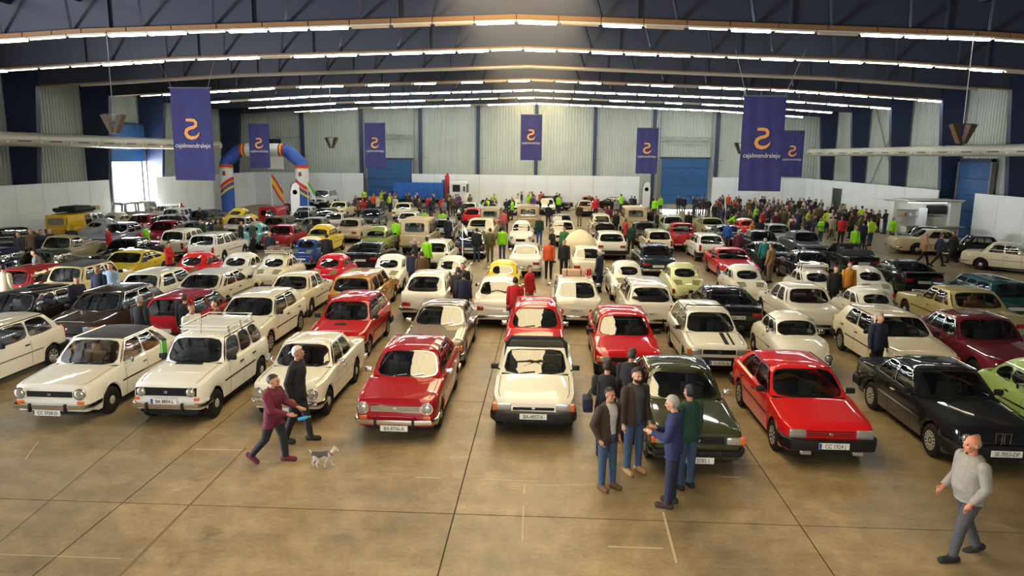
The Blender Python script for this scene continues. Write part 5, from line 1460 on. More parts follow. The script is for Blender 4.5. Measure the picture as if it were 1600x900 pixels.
person(988, 737, 'dark brown', 'jeans blue', pose='stand', rz=28, anchor='feet', h=1.84, lvl=2, shoes='tan', hair='black', shirt='dark grey', open_=True, label='bearded man in open brown jacket and tan boots', coat=.06, beard=True, skin=M_SKIN)
person(1048, 790, 'dark blue', 'navy', pose='hold', rz=-110, anchor='feet', h=1.78, lvl=2, shoes='dark brown', hair='grey', label='grey-haired man in blue padded jacket with raised hands', skin=M_SKIN)
person(1070, 762, 'dark green', 'jeans blue', pose='stand', rz=-150, anchor='feet', h=1.74, lvl=2, shoes='black', hair='black', label='man in dark green hooded top beside the blue jacket', skin=M_SKIN)
person(944, 712, 'black', 'black', pose='hold', rz=165, anchor='feet', h=1.78, lvl=2, hair='black', label='man in black coat with shoulder bag, back turned', skin=M_SKIN)
person(978, 692, 'black', 'black', pose='hold', rz=150, anchor='feet', h=1.82, lvl=2, hair='brown', label='man in black bowed behind the bearded man', lean=.12, skin=M_SKIN)
person(1502, 870, 'stone grey', 'dark grey', pose='walk', rz=-85, anchor='feet', h=1.76, lvl=2, hair='grey', shoes='black', label='bald man in light grey jacket walking at lower right', belly=.05, wide=1.1, bald=True, wsc=1.10, skin=mat('skin_red', (.50,.20,.11), .5), shL=(-.12,.14), shR=(.05,.14), elL=.75, elR=.9, elin=(.4,.4), hipL=.30, hipR=-.20, kneeR=.22, coat=.04)
# ---- people between the cars (head positions)
mid = [
 (1401,491,'navy','black','before the cream white hatchback','stand',20,'grey'), (696,418,'dark brown','black','beside the white third-row hatchback','stand',180,'brown'), (723,412,'black','black','facing the camera by the white third-row hatchback','stand',0,'black'),
 (743,426,'navy','khaki','with back turned by the bronze saloon','stand',180,'black'), (786,415,'red','grey','turned right by the white small saloon','stand',60,'brown'), (806,432,'red','dark jeans','with back turned behind the small red hatchback','stand',180,'black'),
 (943,391,'navy','navy','in a long coat leaning on a cream round car','stand',-120,'white'), (667,371,'lime green','black','beside a white hatchback','stand',150,'black'), (648,374,'black','black','with yellow lanyard left of the lime jacket','stand',100,'grey'),
 (645,391,'navy','black','with white print on the back','stand',170,'black'), (676,393,'brown','black','low beside the flag-pole car','stand',200,'black'), (745,357,'black','jeans blue','with back turned at the dark blue saloon','stand',180,'brown'),
 (757,357,'olive','olive','right of the dark blue saloon','stand',180,'brown'), (785,355,'lime green','jeans blue','in the centre aisle','stand',170,'black'), (616,344,'lime green','dark brown','left of the canvas off-roader','stand',180,'black'),
 (508,344,'dark grey','black','at the yellow round-backed car','stand',150,'brown'), (510,366,'black','black','behind the blue round car','stand',190,'black'), (421,362,'navy','navy','with orange badge on the left','stand',30,'brown'),
 (858,375,'red orange','black','beside the suitcase hatchback','stand',0,'black'), (877,375,'black','black','with white badge in the centre','stand',0,'black'), (863,358,'black','black','behind the red orange jacket','stand',60,'brown'),
 (882,355,'green','black','in the centre','stand',-20,'brown'), (836,338,'dark green','blue','on the left of the centre aisle','stand',0,'brown'), (857,319,'black','black','standing in the centre aisle','stand',180,'black'),
 (906,319,'dark brown','khaki','taking pictures in the centre','hold',180,'brown'), (963,330,'black','black','right of the centre','stand',-30,'black'), (987,349,'dark green','black','with pale scarf right of the centre','stand',0,'brown'),
 (978,343,'red','black','left of the dark grey saloon','stand',90,'black'), (1138,347,'blue','brown','standing among the dark coupes','stand',0,'black'), (1175,345,'amber','black','at the crowd edge','stand',60,'brown'),
 (1188,342,'black','black','behind the amber jacket','stand',0,'black'), (1196,373,'teal','dark jeans','with pale blue cap on the right','stand',180,'grey'), (1163,360,'maroon','black','right of the white tail-light hatchback','stand',180,'grey'),
 (1206,381,'tan','khaki','leaning on a black saloon','stand',-140,'brown'), (1310,410,'amber','brown','between white round cars','stand',0,'black'), (1298,412,'black','black','left of the amber jacket between white round cars','stand',10,'black'),
 (1338,354,'lime green','black','by the black roadster','stand',10,'grey'), (1350,346,'navy','navy','with back turned by the lime jacket','stand',180,'black'), (1302,335,'cream','khaki','walking towards the camera at the crowd','walk',0,'brown'),
 (1447,363,'tan','black','walking past the long beige saloon','walk',80,'grey'), (1467,364,'navy','black','walking second past the long beige saloon','walk',85,'brown'), (1492,358,'black','black','bowed beside the cream aisle saloon','walk',-90,'brown'),
 (1505,341,'lime green','jeans blue','beside the dark blue saloon','stand',-60,'grey'), (1440,331,'yellow green','black','at the food stall','stand',90,'brown'), (1446,333,'lime green','black','second at the food stall','stand',-90,'brown'), (1428,335,'black','jeans blue','left of the food stall','stand',160,'black'),
 (125,432,'navy','navy','looking into a black hatchback','hold',60,'black'), (78,391,'grey','black','reading papers by the red boxy hatchback','hold',-60,'black'), (175,412,'light blue','navy','behind the dark brown hatchback','stand',10,'black'),
 (195,413,'navy','navy','right of the pale blue hooded top','stand',0,'brown'), (217,464,'black','black','with grey hair at the dark red hatchback','stand',170,'grey'), (286,476,'white','black','in checked shirt behind the roof rack','stand',60,'brown'),
 (300,461,'black','black','with back turned at the dark red hatchback','stand',180,'brown'), (331,471,'brown','black','facing left behind the roof rack','stand',-60,'black'), (4,414,'cream','black','at the left edge','stand',180,'black'),
 (262,378,'red','black','in a vest beside the bright red round car','hold',90,'black'), (227,351,'lime green','black','on the left side','stand',150,'grey'), (137,355,'red','black','at the far left','stand',-60,'black'), (119,353,'black','black','left of the red jacket at the far left','stand',20,'brown'),
 (97,358,'black','black','second from left in the far left group','stand',0,'grey'), (89,360,'navy','black','leftmost of the far left group','stand',60,'brown'), (28,363,'black','black','near the black limousine','stand',0,'brown'), (47,358,'brown','black','by the black limousine','stand',20,'blond'),
 (140,338,'dark brown','black','left of two by the cream beetle','stand',60,'brown'), (149,339,'dark brown','black','right of two by the cream beetle','stand',-60,'brown'), (165,338,'black','black','before the mauve saloon','stand',0,'brown'),
 (305,345,'dark green','black','behind the white estate','stand',30,'brown'), (327,343,'dark blue','black','left of the olive jacket','stand',60,'brown'), (335,344,'olive','black','behind the white estate on its right','stand',20,'grey'), (374,346,'black','black','behind the turquoise car','stand',100,'black'), (364,348,'dark grey','black','left of the turquoise car','stand',80,'black'),
 (272,332,'black','black','by the red roof beacon car','stand',60,'brown'), (305,325,'black','black','left of two before the arch leg','stand',60,'brown'), (323,322,'navy','black','right of two before the arch leg','stand',-20,'brown'), (448,313,'black','black','beside the right arch leg','stand',20,'black'),
 (499,291,'black','black','alone before the white back partition','stand',0,'black'), (502,319,'brown','black','behind the yellow saloon','stand',180,'blond'), (787,328,'pink','grey','beside the tan van','stand',160,'brown'), (775,326,'black','black','left of the pink top','stand',160,'brown'),
 (700,340,'navy','black','behind the canvas off-roader','stand',170,'black'), (663,328,'lime green','black','left of two lime jackets behind the off-roader','stand',180,'brown'), (691,329,'lime green','black','right of two lime jackets behind the off-roader','stand',180,'brown'),
 (610,289,'yellow green','navy','in reflective vest before the blue truck','stand',0,'brown'), (621,292,'yellow green','black','in striped vest before the blue truck','stand',0,'brown'), (582,303,'red orange','navy','left of the blue truck','stand',20,'brown'), (592,306,'lime green','navy','bowed left of the blue truck','bend',60,'brown'),
 (931,310,'red','black','before the red hatchback at the back','stand',20,'brown'), (952,322,'maroon','black','behind the tan van-like off-roader','stand',0,'black'), (964,311,'grey','black','before the rally hatchback','stand',-20,'brown'), (873,305,'lime green','black','far back in the centre','stand',150,'brown'),
 (842,298,'red orange','black','far back by the partition','stand',180,'brown'), (829,300,'yellow green','light grey','far back by the partition','stand',0,'brown'), (834,298,'dark blue','jeans blue','far back by the partition','stand',180,'brown'), (818,296,'dark brown','dark jeans','far back by the partition','stand',90,'black'),
 (1022,306,'black','black','left of the raised blue door','stand',20,'black'), (1032,306,'lime green','black','left of the raised blue door','stand',20,'brown'), (1061,306,'black','jeans blue','left of two before the raised blue door','stand',0,'black'), (1069,307,'black','jeans blue','right of two before the raised blue door','stand',0,'black'), (1085,310,'navy','jeans blue','bowed before the raised blue door','bend',60,'black'),
 (1052,330,'black','grey','before the pale green saloon','stand',0,'brown'), (1066,324,'cream','black','behind the red pickup','stand',30,'brown'), (1028,330,'dark brown','black','left of the pale green saloon','stand',60,'brown'), (1017,326,'black','black','right of the beige off-roader','stand',0,'brown'), (1116,299,'red orange','navy','before the right back partition','stand',0,'brown'),
 (1137,330,'lime green','jeans blue','bowed at the crowd edge','bend',60,'brown'),
]
GROUND = []
for px, py, top, legs, where, pose, rz, hr in mid:
    near = py > 385
    o = person(px, py, top, legs, where, pose, rz, hair=hr, lvl=1 if near else 0, group='visitors among the cars', h=1.72 if pose != 'bend' else 1.72)
    GROUND.append(o)
o = person(0, 0, 'mustard', 'black', pose='bend', rz=130, hair='grey', lvl=1, label='person in mustard jacket bending beside a white hatchback', pos=(at(1075,366,1.25).x, at(1075,366,1.25).y))
GROUND.append(o)
# keep everyone out of the cars
OBST = [(24.2,48.3,1.9,1.7)]
for i in range(len(GROUND)):
    for j in range(i):
        d = GROUND[i].location-GROUND[j].location
        if d.length < .60:
            GROUND[i].location.x += (.62-d.length)*(1 if d.x >= 0 else -1)
def clear_cars(o, rad=.24):
    for it in range(14):
        hit = False
        for bx_, by_, bw_, bl_ in OBST:
            if abs(o.location.x-bx_) < bw_ and abs(o.location.y-by_) < bl_:
                hit = True; o.location.x = bx_-bw_*1.02-.1*it
        for c, t in CARS:
            d = o.location-c.location
            a = -c.rotation_euler.z; lx = d.x*cos(a)-d.y*sin(a); ly = d.x*sin(a)+d.y*cos(a)
            hx_, hy_ = t['p']['W']/2+rad, t['p']['L']/2+.14+rad
            if abs(lx) < hx_ and abs(ly) < hy_:
                hit = True
                if hx_-abs(lx) < (hy_-abs(ly))*1.0: lx = hx_*1.01*(1 if lx >= 0 else -1)
                else: ly = hy_*1.01*(1 if ly >= 0 else -1)
                a = -a; o.location.x = c.location.x+lx*cos(a)-ly*sin(a); o.location.y = c.location.y+lx*sin(a)+ly*cos(a)
        if not hit: return True
    return False
taken = [(x_*.6+21.9,y_*.6+46.3) for x_ in range(8) for y_ in range(7)]
for e in PEOPLE:
    o = e[0]
    if not any(k in e[1] for k in ('walking','boots','pockets','raised hands','shoulder bag','hooded','bearded')):
        if not clear_cars(o, .28 if 'bend' not in e[1] and 'bow' not in e[1] else .62):
            o['drop'] = 1
        taken.append((o.location.x, o.location.y))
for rep in range(6):
    for i in range(len(GROUND)):
        for j in range(i):
            d = GROUND[i].location-GROUND[j].location
            if d.length < .66:
                GROUND[i].location += (d.normalized() if d.length > .02 else Vector((1,0,0)))*(.68-d.length)
        if not GROUND[i].get('drop'): clear_cars(GROUND[i], .28)
def free(x, y, r):
    for a, b in taken:
        if (a-x)**2+(b-y)**2 < r*r: return False
    for c, t in CARS:
        d = Vector((x, y, 0))-c.location
        a = -c.rotation_euler.z; lx = d.x*cos(a)-d.y*sin(a); ly = d.x*sin(a)+d.y*cos(a)
        if abs(lx) < t['p']['W']/2+.28 and abs(ly) < t['p']['L']/2+.40: return False
    return True
def crowd(n, x0, x1, y0, y1, where, group, r=.62, seed=1):
    rnd = random.Random(seed); k = 0; tr = 0
    tops = ['black']*7+['navy']*5+['dark brown']*4+['dark grey']*3+['brown']*2+['olive','dark green','red','grey','maroon','dark blue','lime green','lime green','yellow green','light grey','cream','tan','purple']
    legs = ['black','black','navy','jeans blue','jeans blue','dark jeans','dark grey','khaki']
    while k < n and tr < n*60:
        tr += 1
        x, y = rnd.uniform(x0, x1), rnd.uniform(y0, y1)
        if not free(x, y, r): continue
        taken.append((x, y)); k += 1
        person(0, 0, rnd.choice(tops), rnd.choice(legs), where, rnd.choice(['stand','stand','pockets','hold','back']), rnd.uniform(0,360), hair=rnd.choice(['black','black','brown','brown','grey','blond']), h=rnd.uniform(1.60,1.82), group=group, pos=(x, y))
crowd(98, 13.2, 25.2, 54.5, 73.0, 'crowd crowd under right banner', 'crowd on the right', .72, 3)
crowd(26, 13.5, 22.0, 46.5, 56.0, 'crowd near right crowd', 'near edge of the right crowd', .8, 4)
crowd(48, -18.0, -3.0, 60.0, 72.4, 'crowd crowd before blue truck', 'crowd before the blue truck', .75, 5)
crowd(14, -3.0, 9.5, 66.0, 75.5, 'crowd far centre group', 'visitors far back in the centre', .8, 6)
# labels: alike ones are told apart by their order from the left
for e in list(PEOPLE):
    if e[0].get('drop'):
        for c in list(e[0].children): bpy.data.objects.remove(c)
        bpy.data.objects.remove(e[0]); PEOPLE.remove(e)
from collections import defaultdict
alike = defaultdict(list)
for e in PEOPLE: alike[e[1]].append(e)
for base, es in alike.items():
    es.sort(key=lambda e: pix(e[0].location+Vector((0,0,1.5)))[0])
    for i, e in enumerate(es):
        lb = base
        if len(es) > 1:
            lb = f'{base}, {ORD[i]} such from left'
            if len(lb.split()) > 16: lb = lb.replace(' trousers,', ' legs,').replace('person, ', '')
        tag(e[0], lb, 'person', e[2])
# ------------------------------------------------------------------ props
def bylabel(t):
    for c, _ in CARS:
        if t in c['label']: return c, _
    raise KeyError(t)
# inflatable start arch
arch = tag(empty('inflatable_arch', (-26.3, 67.6, 0)), 'white and blue inflatable arch with red and yellow stripes', 'inflatable arch')
AM = {'w': mat('arch_white', (.78,.77,.73), .5), 'b': mat('arch_blue', (.03,.09,.40), .5), 'r': mat('arch_red', (.62,.03,.04), .5), 'y': mat('arch_yellow', (.75,.58,.04), .5), 'p': mat('arch_purple', (.12,.07,.25), .5)}
def ring_tube(secs, n=16):
    o = MB()
    rows = []
    for c, d, r, k in secs:          # centre, axis, radius, tilt along the axis
        c = Vector(c); d = Vector(d).normalized(); e1 = Vector((0,1,0)); e2 = d.cross(e1).normalized()
        rows.append([c+e2*r*cos(2*pi*j/n)+e1*r*sin(2*pi*j/n)+d*k*cos(2*pi*j/n) for j in range(n+1)])
    o.grid(rows); return o
R_ = .60
for s in (-1, 1):
    zs_ = [(0,1.75,'b'),(1.75,1.95,'y'),(1.95,2.3,'p'),(2.3,2.4,'y'),(2.4,2.75,'r'),(2.75,3.95,'w'),(3.95,4.05,'y'),(4.05,4.3,'r')]
    for a, b, cl in zs_:
        ka = .45*s if 1.5 < a < 2.8 else 0; kb = .45*s if 1.5 < b < 2.8 else 0
        obj('arch_leg_band', ring_tube([((s*3.55,0,a),(0,0,1),R_,ka),((s*3.55,0,b),(0,0,1),R_,kb)]).mesh('band', 60), AM[cl], arch)
    obj('arch_corner', ring_tube([((s*3.55,0,4.3),(0,0,1),R_,0),((s*3.40,0,4.6),(-s*.5,0,1),R_,0),((s*2.35,0,5.5),(-s*1,0,.6),R_,0),((s*2.05,0,5.62),(-s*1,0,.1),R_,0)]).mesh('corner', 60), AM['b'], arch)
    for (a, b, cl) in ((2.05,1.85,'r'),(1.85,1.70,'y'),(1.70,1.55,'r')):
        obj('arch_top_band', ring_tube([((s*a,0,5.65),(-s,0,0),R_,0),((s*b,0,5.65),(-s,0,0),R_,0)]).mesh('band', 60), AM[cl], arch)
    obj('crest', MB().bbox(s*3.55-.14, s*3.55+.14, -R_-.02, -R_+.05, 3.3, 3.7, .04), mat('crest_dark', (.25,.06,.05), .5), arch)
obj('arch_top', ring_tube([((-1.55,0,5.65),(1,0,0),R_,0),((1.55,0,5.65),(1,0,0),R_,0)]).mesh('top', 60), AM['w'], arch)
obj('crest', MB().bbox(-.75,-.45,-R_-.02,-R_+.05,5.5,5.9,.04), mat('crest_dark', (.25,.06,.05), .5), arch)
pr = tag(obj('wall_screen', MB().box(-.75,.75,-.05,.05,0,1.3), M_WHITE, None, (-25.6, 68.7, 3.9)), 'white screen hanging behind the inflatable arch', 'screen')
for s in (-1, 1): obj('cable', MB().tube([(s*.6,0,1.3),(s*.6,0,6.2)], .015, 4), M_CABLE, pr)

# flags
def flag(px, py, z, ht, wdt, cols, label, lean=.3, base=None):
    p = at(px, py, z) if base is None else Vector(base)
    t = tag(empty('flag', (p.x, p.y, z)), label, 'flag', 'flags among the cars')
    obj('pole', MB().tube([(0,0,-.3),(0,0,ht)], .02, 6), M_WHITE, t)
    n = len(cols)
    tot = sum(c[1] for c in cols); a = 0
    for cm, q in cols:
        u0, u1 = a/tot, (a+q)/tot; a += q
        rows = []
        for j in range(9):
            tt = j/8
            rows.append([(.02+wdt*tt*.55, .10*sin(tt*5+u*1.5), ht-.03-(wdt*tt*.80)-(wdt*.62)*u) for u in (u0, (u0+u1)/2, u1)])
        g = MB().grid(rows); g2 = [[(x, y+.006, z_) for x, y, z_ in r][::-1] for r in rows]; g.grid(g2)
        obj('cloth_band', g.mesh('flag_cloth', 60), cm, t)
    return t
FR, FY = mat('flag_red', (.62,.02,.03), .7), mat('flag_yellow', (.80,.55,.03), .7)
FG, FW, FK = mat('flag_green', (.10,.48,.06), .7), mat('flag_white', (.75,.75,.72), .7), mat('flag_black', (.02,.02,.02), .7)
v, vt = bylabel('red van with flags')
flag(0,0, vt['p']['H']+.3, 1.9, 1.5, [(FR,1),(FY,2),(FR,1)], 'red and yellow flag flying above the red van', base=(v.location.x-.35, v.location.y, 0))
fx, fy_ = next(((v.location.x+dx_*.25, v.location.y+dy_*.4) for dy_ in range(-6,22) for dx_ in range(5,18) if free(v.location.x+dx_*.25, v.location.y+dy_*.4, .4)), (v.location.x+1.5, v.location.y+3.2))
flag(0,0, .30, 3.3, .95, [(FG,1),(FW,1)], 'green and white flag right of the red van', base=(fx, fy_, 0))
c6, t6 = bylabel('flag pole')
flag(0,0, t6['p']['H']+.28, 1.0, .35, [(FW,1)], 'thin white flag pole on the small round car', base=(c6.location.x+.4, c6.location.y, 0))
def feather(x, y, label):
    t = tag(empty('feather_banner', (x, y, 0)), label, 'feather banner', 'feather banners')
    pts = [(-.38,.35),(-.40,1.4),(-.36,2.3),(-.18,2.8),(.10,2.95),(.34,2.75),(.40,2.2),(.38,1.2),(.34,.35)]
    f = MB(); n = len(pts)
    f.add([(a,-.012,b) for a, b in pts]+[(a,.012,b) for a, b in pts], [tuple(range(n)), tuple(range(2*n-1,n-1,-1))]+[(i,(i+1)%n,n+(i+1)%n,n+i) for i in range(n)])
    obj('cloth', f, FW, t)
    obj('pole', MB().tube([(-.42,0,.05),(-.44,0,2.2),(-.32,0,2.8),(.1,0,3.0)], .02, 5), M_BLACK, t)
    obj('base', MB().lathe([(0,.3),(.06,.28)], 12, 'z'), M_BLACK, t)
    obj('roundel', MB().lathe([(-.030,.20),(-.030,.12)], 16, 'y', (0,0,2.15)).lathe([(-.03,.09),(-.03,.03)], 10, 'y', (0,0,2.15)), mat('roundel_navy', (.04,.07,.16), .6), t)
feather(-21.4, 61.6, 'white feather banner beside the right leg of the arch')
feather(9.9, 75.8, 'white feather banner left of the raised blue door')

# blue tipper truck with a red crane
tr = tag(empty('tipper_truck', (-12.6, 74.9, 0)), 'blue tipper truck with white cab and folded red crane', 'truck')
MB_ = mat('truck_blue', (.015,.12,.48), .45)
obj('chassis', MB().box(-3.0,4.1,-.5,.5,.55,.85), M_BLACK, tr)
bed = obj('tipper_bed', MB().box(-3.1,2.0,-1.15,1.15,1.0,1.12).box(-3.1,2.0,-1.15,-1.08,1.1,2.55).box(-3.1,2.0,1.08,1.15,1.1,2.55).box(-3.1,-3.02,-1.15,1.15,1.1,2.55).box(1.92,2.0,-1.15,1.15,1.1,2.9), MB_, tr)
for i in range(11): obj('bed_rib', MB().box(-3.05+.5*i,-2.95+.5*i,-1.21,-1.15,1.05,2.55), MB_, bed)
obj('crane_post', MB().bbox(2.1,2.5,-.3,.3,.9,3.3,.05), mat('crane_red', (.55,.02,.02), .4), tr)
obj('crane_boom', MB().bar((2.3,-.35,3.35),(2.3,-.35,1.3),.28,.28).bar((2.3,.35,3.55),(2.25,.35,1.4),.24,.24), mat('crane_red', (.55,.02,.02), .4), tr)
cb = obj('truck_cab', MB().bbox(2.65,4.35,-1.15,1.15,.75,2.75,.12), M_WHITE, tr)
obj('cab_window', MB().box(3.0,3.75,-1.17,-1.14,1.75,2.45), M_BLACK, cb); obj('windscreen', MB().box(4.33,4.37,-1.0,1.0,1.65,2.5), M_BLACK, cb)
obj('cab_mirror', MB().box(4.1,4.25,-1.35,-1.2,1.8,2.3), M_BLACK, cb)
ty_, hb_ = wheel_meshes(.37, 0)
for x in (-2.0,-.9,3.5):
    for s in (-1,1):
        wo = obj('wheel', ty_, M_RUBBER, tr, (x, s*1.0, .46), (0,0,-s*pi/2*-1)); wo.scale = (1.6,1.24,1.24); wo.rotation_euler = (0,0,s*pi/2); obj('hubcap', hb_, M_HUB, wo)

# food stall
fs = tag(empty('food_stall', (24.2, 48.6, 0)), 'white food trailer with raised awning and lit counter', 'food stall')
wm = mat('stall_white', (.66,.63,.55), .5)
obj('back_wall', MB().box(-1.6,1.6,.95,1.02,.5,2.75), wm, fs); obj('side_wall', MB().box(1.5,1.58,-1.0,1.0,.5,2.75), wm, fs); obj('side_wall', MB().box(-1.6,-1.53,-1.0,1.0,.5,1.2), wm, fs)
obj('trailer_floor', MB().box(-1.6,1.6,-1.0,1.0,.40,.52), M_BLACK, fs); obj('lower_panel', MB().box(-1.6,1.6,-1.05,-.98,.45,1.25), wm, fs)
obj('counter', MB().box(-1.7,1.7,-1.35,-.95,1.25,1.31), mat('counter_steel', (.5,.5,.5), .3, .8), fs)
obj('trailer_roof', MB().bbox(-1.7,1.7,-1.05,1.08,2.75,2.92,.04), wm, fs)
obj('awning', MB().add([(-1.7,-1.0,2.78),(1.3,-1.0,2.78),(1.3,-2.0,2.92),(-1.7,-2.0,2.92),(-1.7,-1.0,2.84),(1.3,-1.0,2.84),(1.3,-2.0,2.98),(-1.7,-2.0,2.98)], [(0,1,2,3),(7,6,5,4),(0,4,5,1),(1,5,6,2),(2,6,7,3),(3,7,4,0)]), wm, fs)
obj('side_awning', MB().add([(-1.6,-.9,2.75),(-1.6,.9,2.75),(-3.1,.9,2.85),(-3.1,-.9,2.85),(-1.6,-.9,2.81),(-1.6,.9,2.81),(-3.1,.9,2.91),(-3.1,-.9,2.91)], [(0,1,2,3),(7,6,5,4),(0,4,5,1),(1,5,6,2),(2,6,7,3),(3,7,4,0)]), wm, fs)
obj('front_panel', MB().box(.95,1.58,-1.06,-.99,1.25,2.75), wm, fs)
for z in (1.75,2.15): obj('shelf', MB().box(-1.4,1.4,.6,.95,z,z+.03), M_CABLE, fs)
obj('lamp_strip', MB().box(-1.2,1.2,-.1,.0,2.68,2.73), mat('stall_lamp', (.9,.9,.9), .5, emit=((.85,.95,1.0), 9.0)), fs)
obj('fridge', MB().bbox(-.2,.35,.5,.93,.52,2.3,.03), M_WHITE, fs); obj('range_hood', MB().box(.45,1.35,.2,.93,1.95,2.5), M_BLACK, fs)
for x in (-1.2,1.2):
    obj('wheel', ty_, M_RUBBER, fs, (x*.3, -.8 , .33), (0,0,-pi/2)).scale = (.9,.9,.9)
for x in (-1.5,1.5): obj('support_leg', MB().box(x-.04,x+.04,-.9,-.82,0,.45), M_CABLE, fs)
for i, x in enumerate((-1.2,-.9,-.6)):
    tag(obj('jar', MB().lathe([(0,.06),(.14,.06),(.16,.04),(.19,.04)], 10, 'z').mesh('jar', 40), cloth(CLO[('amber','red','white')[i]]), None, (24.2+x, 48.6+.76, 1.78)), ('amber','red','white')[i]+' jar on the shelf inside the food stall', 'jar')

# luggage
def suitcase(x, y, z, w_, d_, h_, m_, label, rz=0):
    t = tag(empty('suitcase', (x, y, z), rz), label, 'suitcase', 'old suitcases on car roofs')
    obj('shell', MB().bbox(-w_/2,w_/2,-d_/2,d_/2,0,h_,.03).mesh('shell', 50), m_, t)
    obj('handle', MB().tube([(-.07,-d_/2,h_*.5),(-.07,-d_/2-.04,h_*.5),(.07,-d_/2-.04,h_*.5),(.07,-d_/2,h_*.5)], .012, 5), M_SEATBR, t)
    for s in (-1,1):
        obj('strap', MB().box(s*w_*.3-.02,s*w_*.3+.02,-d_/2-.004,d_/2+.004,-.0,h_+.004), M_BROWN, t)
    return t
c9, t9 = bylabel('suitcase on its roof')
H9 = t9['p']['H']+.005
suitcase(c9.location.x-.05, c9.location.y-.05, H9, .78, .45, .19, mat('case_tan', (.50,.30,.19), .6), 'tan suitcase on the roof of the white third-row hatchback')
tag(obj('red_oil_can', MB().lathe([(0,.08),(.2,.08),(.23,.05),(.25,.02)], 12, 'z').mesh('can', 40), mat('can_red', (.55,.02,.02), .4), None, (c9.location.x+.47, c9.location.y-.02, H9-.012)), 'small red can beside the tan roof suitcase', 'can')
d9 = empty('open_door', (-t9['p']['W']/2*-1+.0, 0, 0)); d9.parent = c9
d9.location = (t9['p']['W']/2-.02, t9['p']['yc']-t9['p']['L']/2+.22, 0); d9.rotation_euler = (0,0,radians(52))
obj('door_skin', MB().bbox(-.03,.03,0,.92,.28,.93,.02).bbox(-.02,.02,.12,.18,.9,1.36,.01).bbox(-.02,.02,.86,.91,.9,1.33,.01).bbox(-.02,.02,.14,.9,1.31,1.36,.01), paint(WHT), d9)
obj('door_glass', MB().box(-.004,.004,.17,.88,.92,1.32), M_GLASS, d9)
c4, t4 = bylabel('suitcases on its rack')
H4 = t4['p']['H']+.073
suitcase(c4.location.x-.22, c4.location.y-.05, H4, .40, .42, .20, mat('case_brown', (.20,.11,.06), .6), 'brown suitcase on the left of the cream round car rack')
suitcase(c4.location.x+.23, c4.location.y-.05, H4, .42, .40, .17, mat('case_grey', (.16,.13,.13), .6), 'dark grey suitcase on the right of the cream round car rack')
cv, tv = bylabel('yellow van with a black')
rl = tag(obj('roof_load', MB().bbox(-.7,.7,-1.0,1.0,.06,.28,.08).bbox(-.5,.5,-.7,.8,.26,.36,.05).box(-.6,-.55,-.9,.9,0,.08).box(.55,.6,-.9,.9,0,.08).mesh('load', 50), M_BLACK, None, (cv.location.x, cv.location.y, tv['p']['H'])), 'black tarpaulin load on the yellow van roof', 'roof load')
cb_, tb_ = bylabel('red roof beacon')
tag(obj('roof_beacon', MB().lathe([(0,.14),(.05,.14),(.06,.11),(.22,.09),(.28,.03)], 12, 'z').mesh('beacon', 40), M_RED, None, (cb_.location.x, cb_.location.y, tb_['p']['H'])), 'red roof beacon on the white tall hatchback', 'beacon')
cw, tw = bylabel('white tall hatchback with roof rack at')
bk = tag(obj('wicker_basket', MB().bbox(-.45,.45,-.4,.4,0,.28,.05).mesh('basket', 50), mat('wicker', (.40,.28,.14), .8), None, (cw.location.x, cw.location.y, tw['p']['H']+.073)), 'wicker basket on the far left roof rack', 'basket')
# peaked canvas of the camping car
q = at(910, 358, 2.05)
ct, tt_ = bylabel('cream saloon behind the suitcase')
tn = tag(empty('canvas_tent', (q.x, max(q.y, ct.location.y+3.3), 0)), 'cream peaked canvas tent in the centre', 'tent')
rows = []
for j, (zz_, sc) in enumerate(((0,1.0),(.8,.98),(1.15,.86),(1.5,.60),(1.72,.28),(1.8,.04))):
    rows.append([(sc*.95*(abs(cos(t))**.6)*(1 if cos(t) >= 0 else -1), sc*.85*(abs(sin(t))**.6)*(1 if sin(t) >= 0 else -1), zz_) for t in [2*pi*i/24 for i in range(25)]])
obj('canvas', MB().grid(rows).mesh('canvas', 60), mat('tent_cream', (.72,.62,.40), .8), tn)
obj('tent_pole', MB().tube([(0,0,0),(0,0,1.86)], .025, 6), M_CABLE, tn)
# fittings on single front-row cars
cr, trr = bylabel('slatted white roof rack, front')
p_ = trr['p']
obj('aerial', MB().tube([(0,p_['ywt']-p_['L']/2+.12,p_['H']-.01),(0,p_['ywt']-p_['L']/2+.20,p_['H']+.42)], .006, 4), M_BLACK, cr)
obj('air_intake', MB().box(-.28,.28,p_['yc']-p_['L']/2-.14,p_['yc']-p_['L']/2-.05,1.0,1.035), M_BLACK, cr)
fl = tag(empty('side_flag', (cr.location.x-.80, cr.location.y-.35, 0)), 'small green and white flag at the window of the roof-rack car', 'flag')
obj('cloth', MB().box(-.01,.01,-.12,.12,1.03,1.35).mesh('c'), FG, fl); obj('stick', MB().tube([(.02,-.1,.98),(.02,-.12,1.42)], .008, 5), FW, fl)
obj('stick_clip', MB().box(.0,.09,-.12,-.08,.98,1.02), M_BLACK, fl)
ca, ta_ = bylabel('red hatchback with black bonnet scoop')
obj('bonnet_scoop', MB().bbox(-.16,.16,-1.28,-1.10,.87,.915,.015), M_BLACK, ca)
cg, tg_ = bylabel('bright red five-door')
for s in (-1,1): obj('fog_lamp', MB().bbox(s*.45-.09,s*.45+.09,-2.13,-2.05,.27,.34,.012), M_LENS, cg)
rc, rt_ = bylabel('rally hatchback')
for s in (-1,1): obj('roundel', MB().lathe([(s*.835,.24),(s*.838,.001)], 18, 'x', (0,-.1,.62)), M_WHITE, rc)
# blue crate
pc = at(494, 322, .0)
tag(obj('blue_crate', MB().bbox(-.45,.45,-.4,.4,0,.75,.03).box(-.47,.47,-.42,.42,.70,.75).mesh('crate', 50), mat('crate_blue', (.05,.30,.62), .5), None, (-24.4, 71.5, 0)), 'pale blue plastic crate before the back partition', 'crate')
